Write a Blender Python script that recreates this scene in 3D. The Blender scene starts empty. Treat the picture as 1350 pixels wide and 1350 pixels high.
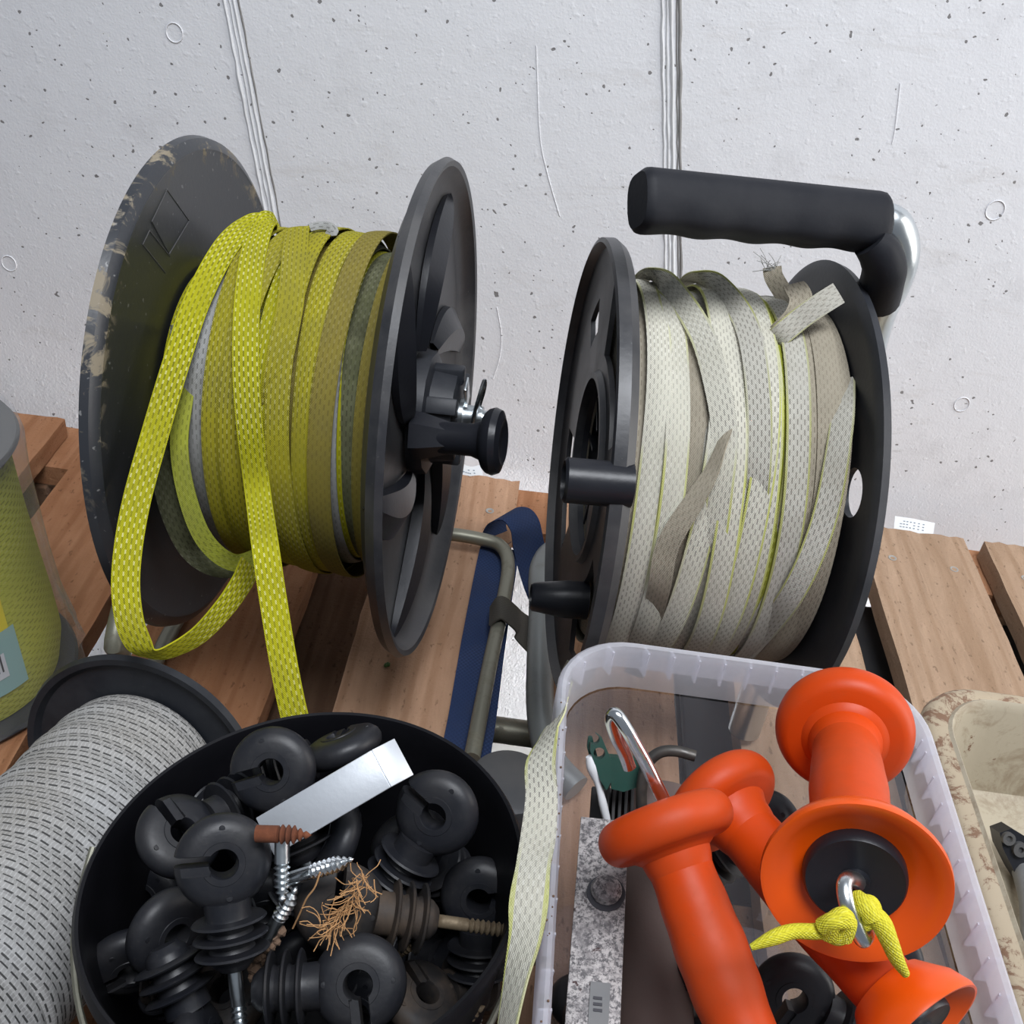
import bpy, bmesh, math, random
from mathutils import Vector as V, Matrix
from mathutils.geometry import intersect_line_plane
R = math.radians
PI = math.pi
random.seed(7)
COL = bpy.context.scene.collection

# ------------------------------------------------------------------ camera
F_PX = 1400.0
PITCH, ROLL = R(36.3), R(7.76)
EYE = V((0, 0, 0.62))
FW = V((0, math.cos(PITCH), -math.sin(PITCH)))
_r0 = V((1, 0, 0)); _u0 = V((0, math.sin(PITCH), math.cos(PITCH)))
RT = math.cos(ROLL) * _r0 + math.sin(ROLL) * _u0
UP = -(math.sin(ROLL) * _r0 - math.cos(ROLL) * _u0)
cd = bpy.data.cameras.new('camera'); cam = bpy.data.objects.new('camera', cd); COL.objects.link(cam)
m3 = Matrix((RT, UP, -FW)).transposed()
cam.matrix_world = Matrix.Translation(EYE) @ m3.to_4x4()
cd.sensor_width = 36; cd.lens = F_PX / 1350 * 36; cd.clip_start = 0.01
bpy.context.scene.camera = cam

# ------------------------------------------------------------------ light
w = bpy.data.worlds.new('world'); bpy.context.scene.world = w; w.use_nodes = True
w.node_tree.nodes['Background'].inputs[0].default_value = (0.80, 0.88, 1.0, 1)
w.node_tree.nodes['Background'].inputs[1].default_value = 0.18
def area(name, loc, target, sx, sy, power, col, spread=180):
    ld = bpy.data.lights.new(name, 'AREA'); ld.shape = 'RECTANGLE'; ld.size = sx; ld.size_y = sy
    ld.energy = power; ld.color = col; ld.spread = R(spread)
    o = bpy.data.objects.new(name, ld); COL.objects.link(o); o.location = loc
    o.rotation_euler = (V(target) - V(loc)).to_track_quat('-Z', 'Y').to_euler()
    return o
area('daylight_from_open_door', (2.0, 0.42, 0.75), (0.0, 0.85, 0.05), 0.8, 1.9, 22, (1.0, 0.97, 0.93))
area('overhead_wall_fill', (0.35, -0.10, 2.2), (0.15, 0.80, 0.0), 1.3, 0.7, 9.5, (0.92, 0.95, 1.0), 75)  # added overhead lamp, narrowed to brighten the wall more than the foreground
area('under_pallet_fill', (1.2, 0.90, -0.30), (0.0, 0.95, -0.30), 0.3, 0.06, 8, (1, 1, 1), 40)  # added lamp that brightens the low wall behind the gap in the boards
vs = bpy.context.scene.view_settings
vs.view_transform = 'Standard'; vs.look = 'None'; vs.gamma = 1; vs.use_curve_mapping = False
vs.exposure = 0.30

# ------------------------------------------------------------------ measuring helpers (pixel of the photo + depth -> point in the place)
def ray(x, y): return FW + (x - 675) / F_PX * RT - (y - 675) / F_PX * UP
def at(x, y, d): return EYE + ray(x, y) * d
def onz(x, y, z=0.0):
    r = ray(x, y); return EYE + r * ((z - EYE.z) / r.z)
def ony(x, y, Y):
    r = ray(x, y); return EYE + r * (Y / r.y)
def oncyl(x, y, c, n, rad):
    """first hit of the line of sight with a cylinder round axis n"""
    c = V(c); n = V(n).normalized(); d = ray(x, y); o = EYE - c
    dd = d - n * d.dot(n); oo = o - n * o.dot(n)
    a = dd.dot(dd); b = 2 * dd.dot(oo); q = oo.dot(oo) - rad * rad
    D = b * b - 4 * a * q
    t = (-b - math.sqrt(max(D, 0))) / (2 * a)
    return EYE + d * t

# ------------------------------------------------------------------ materials
class NT:
    def __init__(s, name):
        s.m = bpy.data.materials.new(name); s.m.use_nodes = True; s.t = s.m.node_tree
        s.b = s.t.nodes['Principled BSDF']; s.out = s.t.nodes['Material Output']
    def n(s, ty, **kw):
        x = s.t.nodes.new(ty)
        for k, v in kw.items(): setattr(x, k, v)
        return x
    def lk(s, a, b): s.t.links.new(a, b)
    def coord(s, kind='Object', scale=(1, 1, 1), rnd=False):
        c = s.n('ShaderNodeTexCoord').outputs[kind]
        mp = s.n('ShaderNodeMapping'); mp.inputs['Scale'].default_value = scale
        s.lk(c, mp.inputs[0])
        if rnd:
            oi = s.n('ShaderNodeObjectInfo'); mu = s.n('ShaderNodeMath', operation='MULTIPLY'); mu.inputs[1].default_value = 37.0
            s.lk(oi.outputs['Random'], mu.inputs[0]); s.lk(mu.outputs[0], mp.inputs['Location'])
        return mp.outputs[0]
    def noise(s, co, scale, detail=4, rough=0.55, dist=0):
        x = s.n('ShaderNodeTexNoise'); x.inputs['Scale'].default_value = scale; x.inputs['Detail'].default_value = detail
        x.inputs['Roughness'].default_value = rough; x.inputs['Distortion'].default_value = dist
        s.lk(co, x.inputs['Vector']); return x.outputs['Fac']
    def ramp(s, f, *stops):
        x = s.n('ShaderNodeValToRGB'); e = x.color_ramp.elements
        while len(e) < len(stops): e.new(0.5)
        for i, (p, c) in enumerate(stops):
            e[i].position = p; e[i].color = (c, c, c, 1) if not hasattr(c, '__len__') else (*c, 1)
        s.lk(f, x.inputs[0]); return x.outputs[0]
    def mix(s, f, a, b):
        x = s.n('ShaderNodeMix', data_type='RGBA')
        for i, v in ((0, f), (6, a), (7, b)):
            if hasattr(v, 'is_output'): s.lk(v, x.inputs[i])
            elif i == 0: x.inputs[0].default_value = v
            else: x.inputs[i].default_value = (*v, 1)
        return x.outputs[2]
    def math(s, op, a, b=None, c=None):
        x = s.n('ShaderNodeMath', operation=op)
        for i, v in enumerate((a, b, c)):
            if v is None: continue
            if hasattr(v, 'is_output'): s.lk(v, x.inputs[i])
            else: x.inputs[i].default_value = v
        return x.outputs[0]
    def bump(s, h, strength=0.3, dist=0.001, prev=None):
        x = s.n('ShaderNodeBump'); x.inputs['Strength'].default_value = strength; x.inputs['Distance'].default_value = dist
        s.lk(h, x.inputs['Height'])
        if prev: s.lk(prev, x.inputs['Normal'])
        return x.outputs[0]
    def fin(s, col=None, rough=0.5, metal=0.0, nrm=None, **kw):
        for k, v in (('Base Color', col), ('Roughness', rough), ('Metallic', metal), ('Normal', nrm)):
            if v is None: continue
            if hasattr(v, 'is_output'): s.lk(v, s.b.inputs[k])
            else: s.b.inputs[k].default_value = (*v, 1) if hasattr(v, '__len__') else v
        for k, v in kw.items(): s.b.inputs[k.replace('_', ' ')].default_value = v
        return s.m

def plastic(name, col, dust, amount=0.5, rough=0.45, scale=60, bump=0.15, dustscale=12, spec=0.5):
    n = NT(name); co = n.coord(rnd=True)
    big = n.noise(co, dustscale, 5, 0.65); fine = n.noise(co, scale * 8, 3, 0.7)
    f = n.math('MULTIPLY', n.ramp(big, (0.42, 0.0), (0.75, 1.0)), amount)
    sp = n.ramp(fine, (0.66, 0.0), (0.74, 1.0))
    f = n.math('MINIMUM', n.math('ADD', f, n.math('MULTIPLY', sp, amount * 0.7)), 1.0)
    c = n.mix(f, col, dust)
    r = n.math('ADD', n.math('MULTIPLY', f, 0.35), rough)
    return n.fin(c, r, 0, n.bump(n.noise(co, scale * 5, 3), bump, 0.0006), Specular_IOR_Level=spec)

M = {}
M['black'] = plastic('black_plastic', (0.016, 0.018, 0.023), (0.10, 0.10, 0.105), 0.35, 0.45, spec=0.3)
M['bucket_black'] = plastic('bucket_black', (0.006, 0.006, 0.008), (0.02, 0.02, 0.022), 0.25, 0.42, spec=0.22)
M['grip_black'] = plastic('grip_black', (0.012, 0.013, 0.017), (0.05, 0.05, 0.052), 0.3, 0.5, spec=0.15)
M['black_sheen'] = plastic('black_plastic_sheen', (0.022, 0.023, 0.027), (0.13, 0.125, 0.12), 0.5, 0.38, spec=0.5)  # paler grey puts the wall's reflection into the colour of the black flanges
M['black_clean'] = plastic('black_plastic_smooth', (0.012, 0.013, 0.017), (0.04, 0.04, 0.045), 0.2, 0.34, spec=0.35)
M['black_ins'] = plastic('insulator_black', (0.011, 0.012, 0.016), (0.06, 0.055, 0.05), 0.3, 0.42, dustscale=30, spec=0.4)
M['black_soil'] = plastic('insulator_black_soiled', (0.018, 0.016, 0.016), (0.12, 0.08, 0.05), 0.6, 0.6, dustscale=45)
M['grey_plastic'] = plastic('grey_plastic', (0.16, 0.165, 0.17), (0.26, 0.25, 0.24), 0.5, 0.5)
M['grey_dark'] = plastic('dark_grey_plastic', (0.05, 0.052, 0.056), (0.12, 0.11, 0.10), 0.5, 0.5)
M['orange'] = plastic('orange_plastic', (0.55, 0.052, 0.003), (0.30, 0.06, 0.02), 0.50, 0.42, dustscale=18, bump=0.08, spec=0.25)
M['orange_in'] = plastic('orange_plastic_clean', (0.76, 0.085, 0.002), (0.6, 0.09, 0.012), 0.15, 0.3, dustscale=18, bump=0.03)
M['green'] = plastic('dark_green_plastic', (0.012, 0.055, 0.042), (0.05, 0.08, 0.07), 0.3, 0.4)
M['red'] = plastic('red_plastic', (0.5, 0.015, 0.02), (0.3, 0.05, 0.05), 0.3, 0.4)
M['brown_tube'] = plastic('brown_tube', (0.085, 0.055, 0.048), (0.15, 0.11, 0.1), 0.4, 0.6)
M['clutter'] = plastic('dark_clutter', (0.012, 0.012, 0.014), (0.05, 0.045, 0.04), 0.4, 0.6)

def flange_dirty():
    n = NT('black_plastic_scuffed_rim'); co = n.coord()
    sep = n.n('ShaderNodeSeparateXYZ'); n.lk(co, sep.inputs[0])
    y, z = sep.outputs[1], sep.outputs[2]
    r = n.math('SQRT', n.math('ADD', n.math('MULTIPLY', y, y), n.math('MULTIPLY', z, z)))
    edge = n.ramp(n.math('MULTIPLY', r, 5.0), (0.755, 0.0), (0.80, 1.0))
    upper = n.ramp(n.math('ADD', n.math('MULTIPLY', z, 3.0), 0.4), (0.40, 0.0), (0.62, 1.0))
    nz = n.ramp(n.noise(co, 42, 5, 0.72, 0.6), (0.53, 0.0), (0.60, 1.0))
    f = n.math('MULTIPLY', n.math('MULTIPLY', edge, upper), nz)
    scr = n.ramp(n.noise(co, 210, 2, 0.5), (0.70, 0.0), (0.73, 1.0))
    haze = n.math('MULTIPLY', n.noise(co, 9, 4), 0.25)
    c = n.mix(haze, (0.018, 0.021, 0.027), (0.09, 0.09, 0.095))
    c = n.mix(n.math('MULTIPLY', scr, 0.6), c, (0.25, 0.25, 0.25))
    tone = n.mix(n.noise(co, 25, 3), (0.30, 0.24, 0.15), (0.42, 0.36, 0.26))
    c = n.mix(n.math('MULTIPLY', f, 0.6), c, tone)
    return n.fin(c, n.math('ADD', n.math('MULTIPLY', f, 0.4), 0.33), 0, n.bump(n.noise(co, 300, 3), 0.12, 0.0005))
M['flange_dirty'] = flange_dirty()

def metal(name, col, rough=0.3, rust=0.0, rustcol=(0.16, 0.06, 0.025), scale=60, met=1.0):
    n = NT(name); co = n.coord(rnd=True)
    f = n.ramp(n.noise(co, scale, 5, 0.7), (0.62 - rust * 0.4, 0.0), (0.75 - rust * 0.3, 1.0))
    f = n.math('MULTIPLY', f, min(1, rust * 2)) if rust else n.math('MULTIPLY', f, 0.15)
    c = n.mix(f, col, rustcol)
    rr = n.math('ADD', n.math('MULTIPLY', f, 0.5), rough)
    mm = n.math('SUBTRACT', met, n.math('MULTIPLY', f, met * 0.8))
    return n.fin(c, rr, mm, n.bump(n.noise(co, scale * 6, 3), 0.15, 0.0004))
M['zinc'] = metal('zinc_plated_steel', (0.62, 0.66, 0.68), 0.28, 0.05, (0.3, 0.3, 0.28))
M['chrome'] = metal('bright_steel', (0.75, 0.78, 0.8), 0.18, 0.0)
M['dull_rod'] = metal('dull_galvanised_rod', (0.22, 0.215, 0.17), 0.45, 0.25, (0.13, 0.11, 0.07), met=0.55)
M['grey_tube'] = metal('weathered_grey_tube', (0.26, 0.275, 0.27), 0.45, 0.2, (0.2, 0.19, 0.16), met=0.5)
M['rust'] = metal('rusty_steel', (0.22, 0.07, 0.03), 0.7, 0.8, (0.12, 0.04, 0.02), met=0.3)
M['brown_screw'] = metal('dirty_screw', (0.22, 0.17, 0.11), 0.55, 0.5, (0.10, 0.07, 0.04), met=0.5)
M['alu'] = metal('aluminium', (0.62, 0.65, 0.69), 0.45, 0.0, met=0.6)
M['dark_rod'] = metal('dark_steel_rod', (0.09, 0.085, 0.08), 0.4, 0.3, (0.08, 0.06, 0.04), met=0.7)
def corroded():
    n = NT('corroded_zinc'); co = n.coord()
    a = n.noise(co, 420, 4, 0.8); b = n.noise(co, 55, 6, 0.75, 0.8)
    c = n.mix(n.ramp(a, (0.42, 0.0), (0.55, 1.0)), (0.10, 0.095, 0.10), (0.50, 0.47, 0.46))
    c = n.mix(n.math('MULTIPLY', n.ramp(b, (0.48, 0.0), (0.60, 1.0)), 0.75), c, (0.14, 0.13, 0.135))
    c = n.mix(n.ramp(n.noise(co, 75, 5, 0.7, 1.0), (0.62, 0.0), (0.66, 1.0)), c, (0.055, 0.025, 0.025))
    return n.fin(c, 0.6, 0.15, n.bump(a, 0.4, 0.0008))
M['corroded'] = corroded()

def wood(name, c1, c2, c3):
    n = NT(name); co = n.coord(rnd=True, scale=(1, 0.13, 1)); co2 = n.coord(rnd=True)
    g = n.noise(co, 75, 6, 0.6, 0.8); big = n.noise(n.coord(rnd=True, scale=(1, 0.3, 1)), 9, 4, 0.6, 1.2)
    w_ = n.n('ShaderNodeTexWave', wave_type='BANDS', bands_direction='X'); w_.inputs['Scale'].default_value = 14
    w_.inputs['Distortion'].default_value = 7; w_.inputs['Detail'].default_value = 3; w_.inputs['Detail Scale'].default_value = 1.4
    n.lk(n.coord(rnd=True, scale=(1, 0.10, 1)), w_.inputs['Vector'])
    c = n.mix(n.ramp(g, (0.35, 0.0), (0.65, 1.0)), c1, c2)
    c = n.mix(n.math('MULTIPLY', n.ramp(w_.outputs['Fac'], (0.62, 0.0), (0.95, 1.0)), 0.45), c, c3)
    c = n.mix(n.math('MULTIPLY', n.ramp(big, (0.5, 0.0), (0.72, 1.0)), 0.5), c, c3)
    dots = n.ramp(n.noise(n.coord(rnd=True, scale=(1, 0.45, 1)), 240, 2), (0.63, 0.0), (0.72, 1.0))
    c = n.mix(n.math('MULTIPLY', dots, 0.5), c, tuple(x * 0.35 for x in c3))
    b = n.bump(g, 0.8, 0.002, n.bump(n.noise(n.coord(rnd=True, scale=(.6, 1, 1)), 330, 5, 0.8), 0.9, 0.002))
    return n.fin(c, 0.85, 0, b, Specular_IOR_Level=0.2)
M['wood'] = wood('pallet_wood', (0.42, 0.25, 0.155), (0.52, 0.32, 0.205), (0.31, 0.165, 0.09))
M['wood_red'] = wood('pallet_wood_reddish', (0.34, 0.155, 0.075), (0.42, 0.21, 0.11), (0.23, 0.095, 0.04))
M['wood_pale'] = wood('pallet_wood_pale', (0.35, 0.235, 0.155), (0.43, 0.295, 0.20), (0.28, 0.175, 0.105))
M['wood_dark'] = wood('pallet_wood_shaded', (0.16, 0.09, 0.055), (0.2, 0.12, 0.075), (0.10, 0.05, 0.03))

def concrete():
    n = NT('painted_concrete'); co = n.coord()
    big = n.noise(co, 2.2, 5, 0.6); mid = n.noise(co, 14, 6, 0.7)
    c = n.mix(big, (0.74, 0.745, 0.775), (0.81, 0.815, 0.84))
    c = n.mix(n.math('MULTIPLY', n.ramp(mid, (0.55, 0.0), (0.75, 1.0)), 0.25), c, (0.45, 0.44, 0.45))
    def pits(scale, r0, r1, jit):
        v = n.n('ShaderNodeTexVoronoi'); v.inputs['Scale'].default_value = scale; v.inputs['Randomness'].default_value = 1
        dv = n.n('ShaderNodeVectorMath', operation='ADD'); n.lk(co, dv.inputs[0])
        nz = n.n('ShaderNodeTexNoise'); nz.inputs['Scale'].default_value = 130; n.lk(co, nz.inputs['Vector'])
        sc = n.n('ShaderNodeVectorMath', operation='SCALE'); sc.inputs['Scale'].default_value = jit; n.lk(nz.outputs['Color'], sc.inputs[0])
        n.lk(sc.outputs[0], dv.inputs[1]); n.lk(dv.outputs[0], v.inputs['Vector'])
        s_ = n.n('ShaderNodeSeparateColor'); n.lk(v.outputs['Color'], s_.inputs[0])
        rad = n.math('MULTIPLY', n.math('POWER', s_.outputs[0], 5.0), r1)
        return n.ramp(n.math('SUBTRACT', n.math('ADD', rad, r0), v.outputs['Distance']), (0.0, 0.0), (0.02, 1.0))
    p1 = pits(75, 0.0, 0.17, 0.008); p2 = pits(30, -0.01, 0.085, 0.014); p3 = pits(160, -0.02, 0.28, 0.006)
    p = n.math('MAXIMUM', n.math('MAXIMUM', p1, p2), p3)
    c = n.mix(n.math('MULTIPLY', p, 0.8), c, (0.11, 0.10, 0.095))
    st = n.ramp(n.noise(n.coord(scale=(0.5, 1, 1.6)), 34, 4, 0.6, 1.0), (0.70, 0.0), (0.76, 1.0))
    c = n.mix(n.math('MULTIPLY', st, 0.22), c, (0.24, 0.22, 0.19))
    sm = n.ramp(n.noise(n.coord(scale=(0.5, 1, 2.2)), 7, 6, 0.75, 0.5), (0.58, 0.0), (0.8, 1.0))
    c = n.mix(n.math('MULTIPLY', sm, 0.45), c, (0.50, 0.46, 0.42))
    bl = n.ramp(n.noise(co, 110, 2, 0.5), (0.60, 0.0), (0.72, 1.0))
    b = n.bump(n.math('SUBTRACT', n.math('ADD', n.math('MULTIPLY', bl, 0.13), n.math('MULTIPLY', n.noise(co, 420, 3, 0.6), 0.2)), p), 0.55, 0.0022, n.bump(mid, 0.3, 0.003))
    return n.fin(c, 0.72, 0, b, Specular_IOR_Level=0.3)
M['concrete'] = concrete()
M['ridge'] = plastic('painted_ridge', (0.72, 0.73, 0.75), (0.42, 0.41, 0.40), 0.5, 0.7, bump=0.5)
M['ridge_dark'] = plastic('dirty_joint', (0.20, 0.195, 0.19), (0.42, 0.41, 0.4), 0.6, 0.8, bump=0.5)

def weave(name, base, base2, dark, light, darkamt, lightamt, edge=None, dirt=0.3, dirtcol=(0.10, 0.09, 0.06), half=0.0075, rows=0.0026, length=0.0062):
    """flat woven tape: u runs along, v across (metres)"""
    n = NT(name)
    uv = n.n('ShaderNodeUVMap').outputs[0]; sp = n.n('ShaderNodeSeparateXYZ'); n.lk(uv, sp.inputs[0])
    u, v = sp.outputs[0], sp.outputs[1]; co = n.coord()
    rv = n.math('DIVIDE', v, rows); row = n.math('FLOOR', rv); fv = n.math('FRACT', rv)
    off = n.math('MULTIPLY', n.math('MODULO', n.math('ABSOLUTE', row), 2.0), 0.5)
    fu = n.math('FRACT', n.math('ADD', n.math('DIVIDE', u, length), off))
    band = n.math('LESS_THAN', n.math('ABSOLUTE', n.math('SUBTRACT', fv, 0.5)), 0.17)
    dk = n.math('MULTIPLY', band, n.math('LESS_THAN', fu, 0.55))
    lt = n.math('MULTIPLY', band, n.math('GREATER_THAN', fu, 0.62))
    c = n.mix(n.noise(co, 30, 4), base, base2)
    fn = n.math('MULTIPLY', n.ramp(n.noise(co, 14, 3), (0.35, 0.4), (0.6, 1.0)), darkamt)
    c = n.mix(n.math('MULTIPLY', dk, fn), c, dark)
    c = n.mix(n.math('MULTIPLY', lt, n.math('MULTIPLY', n.ramp(n.noise(co, 18, 3), (0.42, 0.15), (0.58, 1.0)), lightamt)), c, light)
    if edge:
        e = n.math('GREATER_THAN', n.math('ABSOLUTE', v), half * 0.80)
        c = n.mix(n.math('MULTIPLY', e, n.math('MULTIPLY', n.ramp(n.noise(co, 9, 2), (0.42, 0.0), (0.58, 1.0)), 0.8)), c, edge)
    d = n.math('MULTIPLY', n.ramp(n.noise(co, 22, 5, 0.7), (0.42, 0.0), (0.7, 1.0)), dirt)
    c = n.mix(d, c, dirtcol)
    wv = n.math('SINE', n.math('MULTIPLY', u, 6.283 / 0.0015)); wx = n.math('SINE', n.math('MULTIPLY', v, 6.283 / 0.0011))
    h = n.math('ADD', n.math('MULTIPLY', wv, wx), n.noise(co, 700, 2))
    return n.fin(c, 0.75, 0, n.bump(h, 0.45, 0.0005), Specular_IOR_Level=0.08)
M['yel'] = weave('yellow_tape', (0.37, 0.36, 0.010), (0.43, 0.41, 0.016), (0.10, 0.10, 0.02), (0.75, 0.72, 0.40), 0.75, 0.6, dirt=0.32, dirtcol=(0.16, 0.14, 0.03))
M['yel2'] = weave('olive_yellow_tape', (0.30, 0.27, 0.018), (0.37, 0.33, 0.022), (0.09, 0.08, 0.02), (0.62, 0.58, 0.3), 0.6, 0.35, dirt=0.3)
M['olive'] = weave('brownish_olive_tape', (0.20, 0.165, 0.035), (0.25, 0.205, 0.04), (0.08, 0.06, 0.02), (0.4, 0.35, 0.2), 0.5, 0.2, dirt=0.3)
M['moss'] = weave('mossy_dark_tape', (0.09, 0.10, 0.035), (0.20, 0.20, 0.13), (0.03, 0.03, 0.02), (0.35, 0.35, 0.28), 0.7, 0.3, dirt=0.7, dirtcol=(0.035, 0.035, 0.02))
M['greytape'] = weave('grey_tape', (0.30, 0.30, 0.29), (0.38, 0.38, 0.36), (0.10, 0.10, 0.09), (0.5, 0.5, 0.5), 0.6, 0.3, dirt=0.4)
M['wht'] = weave('white_tape', (0.48, 0.465, 0.39), (0.56, 0.545, 0.465), (0.18, 0.17, 0.155), (0.75, 0.74, 0.68), 0.75, 0.4, edge=(0.45, 0.47, 0.08), dirt=0.22, dirtcol=(0.26, 0.24, 0.17), rows=0.0021)
M['wht2'] = weave('greyed_white_tape', (0.42, 0.405, 0.35), (0.50, 0.485, 0.43), (0.15, 0.14, 0.12), (0.62, 0.60, 0.53), 0.75, 0.3, edge=(0.36, 0.37, 0.08), dirt=0.3, dirtcol=(0.2, 0.175, 0.12), rows=0.0021)
M['wht3'] = weave('brownish_white_tape', (0.31, 0.275, 0.21), (0.37, 0.33, 0.26), (0.13, 0.11, 0.08), (0.45, 0.42, 0.34), 0.6, 0.2, dirt=0.3, rows=0.0021)
M['yelgreen'] = weave('yellow_green_tape', (0.27, 0.30, 0.03), (0.36, 0.38, 0.05), (0.10, 0.11, 0.02), (0.6, 0.6, 0.3), 0.5, 0.2, dirt=0.3)
M['blue'] = weave('blue_webbing', (0.022, 0.036, 0.085), (0.03, 0.05, 0.12), (0.012, 0.018, 0.045), (0.05, 0.085, 0.21), 0.6, 0.5, dirt=0.25, dirtcol=(0.05, 0.05, 0.06), rows=0.0018, length=0.004)
M['bluedark'] = weave('dirty_webbing', (0.06, 0.055, 0.05), (0.08, 0.075, 0.065), (0.03, 0.03, 0.03), (0.10, 0.10, 0.09), 0.5, 0.3, dirt=0.3, rows=0.0016, length=0.003)
M['rope'] = weave('yellow_rope', (0.62, 0.56, 0.03), (0.72, 0.66, 0.06), (0.3, 0.25, 0.02), (0.85, 0.85, 0.35), 0.5, 0.4, dirt=0.12, rows=0.0015, length=0.003)
M['spoolyel'] = weave('yellow_green_braid', (0.50, 0.52, 0.05), (0.62, 0.62, 0.08), (0.26, 0.27, 0.03), (0.8, 0.8, 0.3), 0.8, 0.25, dirt=0.1, rows=0.0034, length=0.009)

def spoolwhite():
    n = NT('white_tape_black_dashes'); uv = n.n('ShaderNodeUVMap').outputs[0]; sp = n.n('ShaderNodeSeparateXYZ'); n.lk(uv, sp.inputs[0])
    co = n.coord(); wob = n.math('MULTIPLY', n.noise(co, 16, 2), 0.010)
    v = n.math('ADD', sp.outputs[1], wob); u = sp.outputs[0]
    rv = n.math('DIVIDE', v, 0.0038); row = n.math('FLOOR', rv); fv = n.math('FRACT', rv)
    fu = n.math('FRACT', n.math('ADD', n.math('DIVIDE', u, 0.0068), n.math('MULTIPLY', row, 0.37)))
    skip = n.math('GREATER_THAN', n.math('FRACT', n.math('MULTIPLY', row, 0.3333)), 0.2)
    dk = n.math('MULTIPLY', n.math('MULTIPLY', n.math('LESS_THAN', fv, 0.24), n.math('LESS_THAN', fu, 0.72)), skip)
    fine = n.math('FRACT', n.math('DIVIDE', u, 0.0022)); fl = n.math('MULTIPLY', n.math('LESS_THAN', fine, 0.25), n.math('GREATER_THAN', fv, 0.25))
    c = n.mix(n.ramp(n.noise(co, 7, 3), (0.35, 0.0), (0.65, 1.0)), (0.26, 0.245, 0.22), (0.41, 0.41, 0.41))
    band_ = n.math('FRACT', n.math('DIVIDE', n.math('ADD', v, n.math('MULTIPLY', n.noise(co, 6, 1), .02)), 0.0125)); c = n.mix(n.math('MULTIPLY', n.math('LESS_THAN', band_, 0.12), 0.35), c, (0.15, 0.145, 0.14))
    c = n.mix(n.math('MULTIPLY', fl, 0.22), c, (0.75, 0.75, 0.75))
    c = n.mix(n.math('MULTIPLY', dk, 0.92), c, (0.035, 0.035, 0.035))
    h = n.math('SUBTRACT', n.noise(co, 600, 2), n.math('MULTIPLY', n.math('LESS_THAN', fv, 0.24), 0.7))
    return n.fin(c, 0.75, 0, n.bump(h, 0.4, 0.0008), Specular_IOR_Level=0.25)
M['spoolwhite'] = spoolwhite()

def clear(name, col, fac, rough=0.2, scratch=True):
    n = NT(name); n.t.nodes.remove(n.b)
    p = n.n('ShaderNodeBsdfPrincipled'); p.inputs['Base Color'].default_value = (*col, 1); p.inputs['Roughness'].default_value = rough
    tr = n.n('ShaderNodeBsdfTransparent'); tr.inputs[0].default_value = (0.97, 0.97, 0.99, 1)
    tl = n.n('ShaderNodeBsdfTranslucent'); tl.inputs[0].default_value = (*col, 1)
    m0 = n.n('ShaderNodeMixShader'); m0.inputs[0].default_value = 0.45; n.lk(p.outputs[0], m0.inputs[1]); n.lk(tl.outputs[0], m0.inputs[2])
    mx = n.n('ShaderNodeMixShader'); n.lk(tr.outputs[0], mx.inputs[1]); n.lk(m0.outputs[0], mx.inputs[2])
    lw = n.n('ShaderNodeLayerWeight'); lw.inputs[0].default_value = 0.25
    co = n.coord(); nz = n.math('MULTIPLY', n.noise(co, 30, 5, 0.7), fac * 0.5)
    f = n.math('MINIMUM', n.math('ADD', n.math('ADD', n.math('MULTIPLY', lw.outputs['Facing'], 0.35), fac * 0.75), nz), 1.0)
    n.lk(f, mx.inputs[0]); n.lk(mx.outputs[0], n.out.inputs['Surface'])
    n.lk(n.bump(n.noise(co, 90, 3), 0.1, 0.001), p.inputs['Normal'])
    return n.m
M['clear'] = clear('translucent_plastic_wall', (0.78, 0.80, 0.88), 0.10)
M['milky'] = clear('translucent_plastic_rim', (0.84, 0.85, 0.91), 0.45, 0.3)
M['film'] = clear('clear_film', (0.75, 0.75, 0.72), 0.07, 0.12)
def tray():
    n = NT('dirty_cream_plastic'); co = n.coord()
    c = n.mix(n.noise(co, 9, 4), (0.38, 0.33, 0.24), (0.47, 0.415, 0.32))
    d = n.ramp(n.noise(co, 30, 6, 0.75, 0.5), (0.50, 0.0), (0.64, 1.0))
    c = n.mix(n.math('MULTIPLY', d, 0.6), c, (0.22, 0.16, 0.10))
    r = n.ramp(n.noise(co, 60, 6, 0.75, 0.4), (0.62, 0.0), (0.66, 1.0))
    c = n.mix(n.math('MULTIPLY', r, n.ramp(n.noise(co, 6, 2), (0.4, 0.2), (0.6, 1.0))), c, (0.14, 0.06, 0.03))
    return n.fin(c, 0.55, 0, n.bump(n.noise(co, 200, 3), 0.2, 0.0008))
M['cream'] = tray()
def rimrust():
    n = NT('rust_stained_cream_rim'); co = n.coord()
    c = n.mix(n.noise(co, 20, 4), (0.38, 0.30, 0.20), (0.46, 0.385, 0.28))
    r = n.ramp(n.noise(co, 55, 7, 0.8, 0.6), (0.51, 0.0), (0.57, 1.0))
    c = n.mix(n.math('MULTIPLY', r, 0.85), c, (0.16, 0.07, 0.035))
    return n.fin(c, 0.6, 0, n.bump(r, 0.3, 0.001))
M['rimrust'] = rimrust()
def flat(name, col, rough=0.6, **k):
    n = NT(name); co = n.coord()
    return n.fin(n.mix(n.noise(co, 40, 3), tuple(x * 0.9 for x in col), col), rough, 0, n.bump(n.noise(co, 300, 2), 0.05, 0.0003), **k)
M['teal'] = flat('teal_label', (0.30, 0.50, 0.47)); M['yellow_label'] = flat('yellow_label', (0.80, 0.66, 0.02)); M['paper'] = flat('white_paper', (0.72, 0.74, 0.76))
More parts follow.
